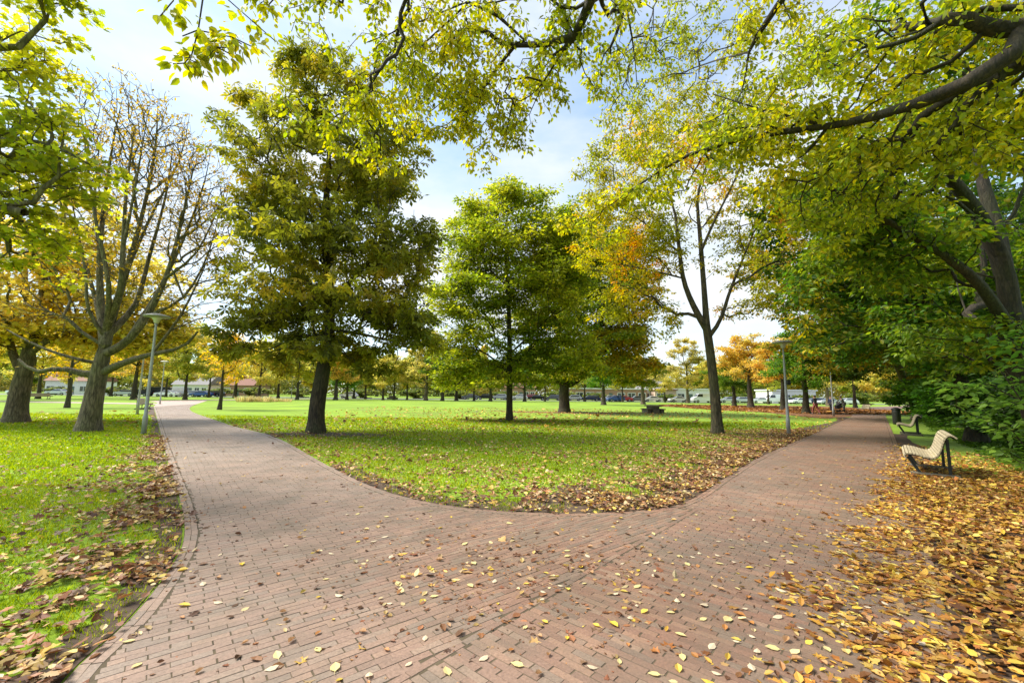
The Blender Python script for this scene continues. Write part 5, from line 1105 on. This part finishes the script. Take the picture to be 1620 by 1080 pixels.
# ================================================================== PEOPLE
def person(label, b, rz, top, trou, hair, pose='walk', h=1.72, group='people strolling on the leaf covered ground'):
    root = empty('person', (b[0], b[1], 0), rz); tag(root, label, 'person', group); k = h / 1.72
    lean = .28 if pose == 'bend' else .03
    hipz = .90; J = {'pel': (0, 0, hipz), 'sp': (0, -lean * .35, 1.12), 'ch': (0, -lean * .75, 1.32), 'nk': (0, -lean * 1.0, 1.46), 'hd': (0, -lean * 1.1 - .02, 1.56), 'ht': (0, -lean * 1.15, 1.66)}
    st = .22 if pose == 'walk' else .06
    for s, S in ((-1, 'L'), (1, 'R')):
        J['hp' + S] = (s * .09, 0, .88); J['kn' + S] = (s * .095, -s * st * .7 - .02, .49); J['an' + S] = (s * .10, -s * st * (1.0 if s > 0 else 1.5), .09); J['to' + S] = (s * .11, J['an' + S][1] - .17, .035)
        J['sh' + S] = (s * .18, -lean * .9, 1.40); sw = s * st
        if pose == 'bend': J['el' + S] = (s * .22, -lean - .18, 1.16); J['wr' + S] = (s * .18, -lean - .40, 1.05); J['ha' + S] = (s * .17, -lean - .48, 1.03)
        else: J['el' + S] = (s * .23, sw * .5, 1.13); J['wr' + S] = (s * .22, sw * .9 - .08, .90); J['ha' + S] = (s * .21, sw - .11, .81)
    E_ = [('pel', 'sp'), ('sp', 'ch'), ('ch', 'nk'), ('nk', 'hd'), ('hd', 'ht')]
    for S in 'LR': E_ += [('pel', 'hp' + S), ('hp' + S, 'kn' + S), ('kn' + S, 'an' + S), ('an' + S, 'to' + S), ('ch', 'sh' + S), ('sh' + S, 'el' + S), ('el' + S, 'wr' + S), ('wr' + S, 'ha' + S)]
    R = dict(pel=.125, sp=.12, ch=.135, nk=.055, hd=.095, ht=.085, hpL=.09, hpR=.09, knL=.058, knR=.058, anL=.04, anR=.04, toL=.035, toR=.035, shL=.06, shR=.06, elL=.042, elR=.042, wrL=.028, wrR=.028, haL=.03, haR=.03)
    def skin(name, edges, mat, grow=0.0, rootj='pel', sub=1):
        used_ = []
        for a_, b_ in edges:
            for q in (a_, b_):
                if q not in used_: used_.append(q)
        me = bpy.data.meshes.new(name); me.from_pydata([tuple(c * k for c in J[q]) for q in used_], [(used_.index(a_), used_.index(b_)) for a_, b_ in edges], [])
        o = bpy.data.objects.new(name, me); C.objects.link(o); o.parent = root
        md = o.modifiers.new('skin', 'SKIN'); 
        for i, q in enumerate(used_):
            v = me.skin_vertices[0].data[i]; v.radius = ((R[q] + grow) * k,) * 2; v.use_root = (q == rootj)
        o.modifiers.new('sub', 'SUBSURF').levels = sub; o.modifiers['sub'].render_levels = sub
        me.materials.append(mat); 
        return o
    def skin2(*a_, **kw):
        o_ = None
        me_name = a_[0]
        return skin(*a_, **kw)
    mats = {c: plain('cloth', c, .9, var=.1) for c in (top, trou)}
    return root, J, E_, R, skin, mats, k, hair
def build_person(*a, **kw):
    root, J, E_, R, skin, mats, k, hair = person(*a, **kw)
    top, trou = a[3], a[4]
    sk = plain('skin', (.45, .27, .20), .6, var=.05)
    skin('body', E_, sk)
    skin('jacket', [('pel', 'sp'), ('sp', 'ch')] + [e for S in 'LR' for e in (('ch', 'sh' + S), ('sh' + S, 'el' + S), ('el' + S, 'wr' + S))], mats[top], .02, 'pel')
    skin('trousers', [e for S in 'LR' for e in (('pel', 'hp' + S), ('hp' + S, 'kn' + S), ('kn' + S, 'an' + S))], mats[trou], .02, 'pel')
    bm = bmesh.new(); hx, hy, hz = [c * k for c in J['ht']]
    bmesh.ops.create_icosphere(bm, subdivisions=2, radius=.108 * k, matrix=Matrix.Translation((hx, hy + .025, hz - .02)) @ Matrix.Diagonal((.92, 1.05, .95, 1))); bm_obj('hair', bm, plain('hair', hair, .7), root, True)
    for S in 'LR':
        bm = bmesh.new(); x, y, z_ = J['to' + S]; box(bm, (x * k, (y + .09) * k, .045 * k), (.095, .28, .09)); bm_obj('shoe', bm, M_BLACK, root, bevel=.02)
def ensure_skin():
    pass
try:
    build_person('person in dark top and reddish trousers walking left of the far lamp post', G(1291, 655), radians(200), (.025, .028, .03), (.22, .06, .05), (.05, .03, .02))
    build_person('person in dark blue coat standing behind the far lamp post', G(1316, 652), radians(-60), (.03, .035, .07), (.03, .03, .035), (.06, .04, .03), pose='stand')
    build_person('person in grey green jacket leaning over a black pushchair', G(1336, 652), radians(-90), (.16, .19, .15), (.14, .15, .13), (.12, .09, .06), pose='bend')
except Exception as ex:
    import traceback; traceback.print_exc()
b = G(1327, 652); root = empty('pushchair', (b[0], b[1], 0), radians(-90)); tag(root, 'black pushchair between the person in blue and the person in grey green', 'pushchair')
bm = bmesh.new(); box(bm, (0, 0, .62), (.42, .55, .42), Matrix.Rotation(.25, 4, 'X')); bm_obj('seat', bm, M_BLACK, root, bevel=.09)
bm = bmesh.new(); box(bm, (0, .12, .86), (.44, .34, .28), Matrix.Rotation(-.3, 4, 'X')); bm_obj('hood', bm, M_BLACK, root, bevel=.09)
for sx in (-1, 1):
    for y in (-.32, .30):
        bm = bmesh.new(); bmesh.ops.create_cone(bm, cap_ends=True, segments=16, radius1=.13, radius2=.13, depth=.04, matrix=Matrix.Translation((sx * .24, y, .14)) @ Matrix.Rotation(pi / 2, 4, 'Y')); bm_obj('wheel', bm, M_BLACK, root)
    bm = bmesh.new(); box(bm, (sx * .21, 0, .30), (.03, .85, .03), Matrix.Rotation(.35, 4, 'X')); box(bm, (sx * .21, .42, .80), (.03, .60, .03), Matrix.Rotation(.9, 4, 'X')); bm_obj('frame', bm, M_DKMET, root)
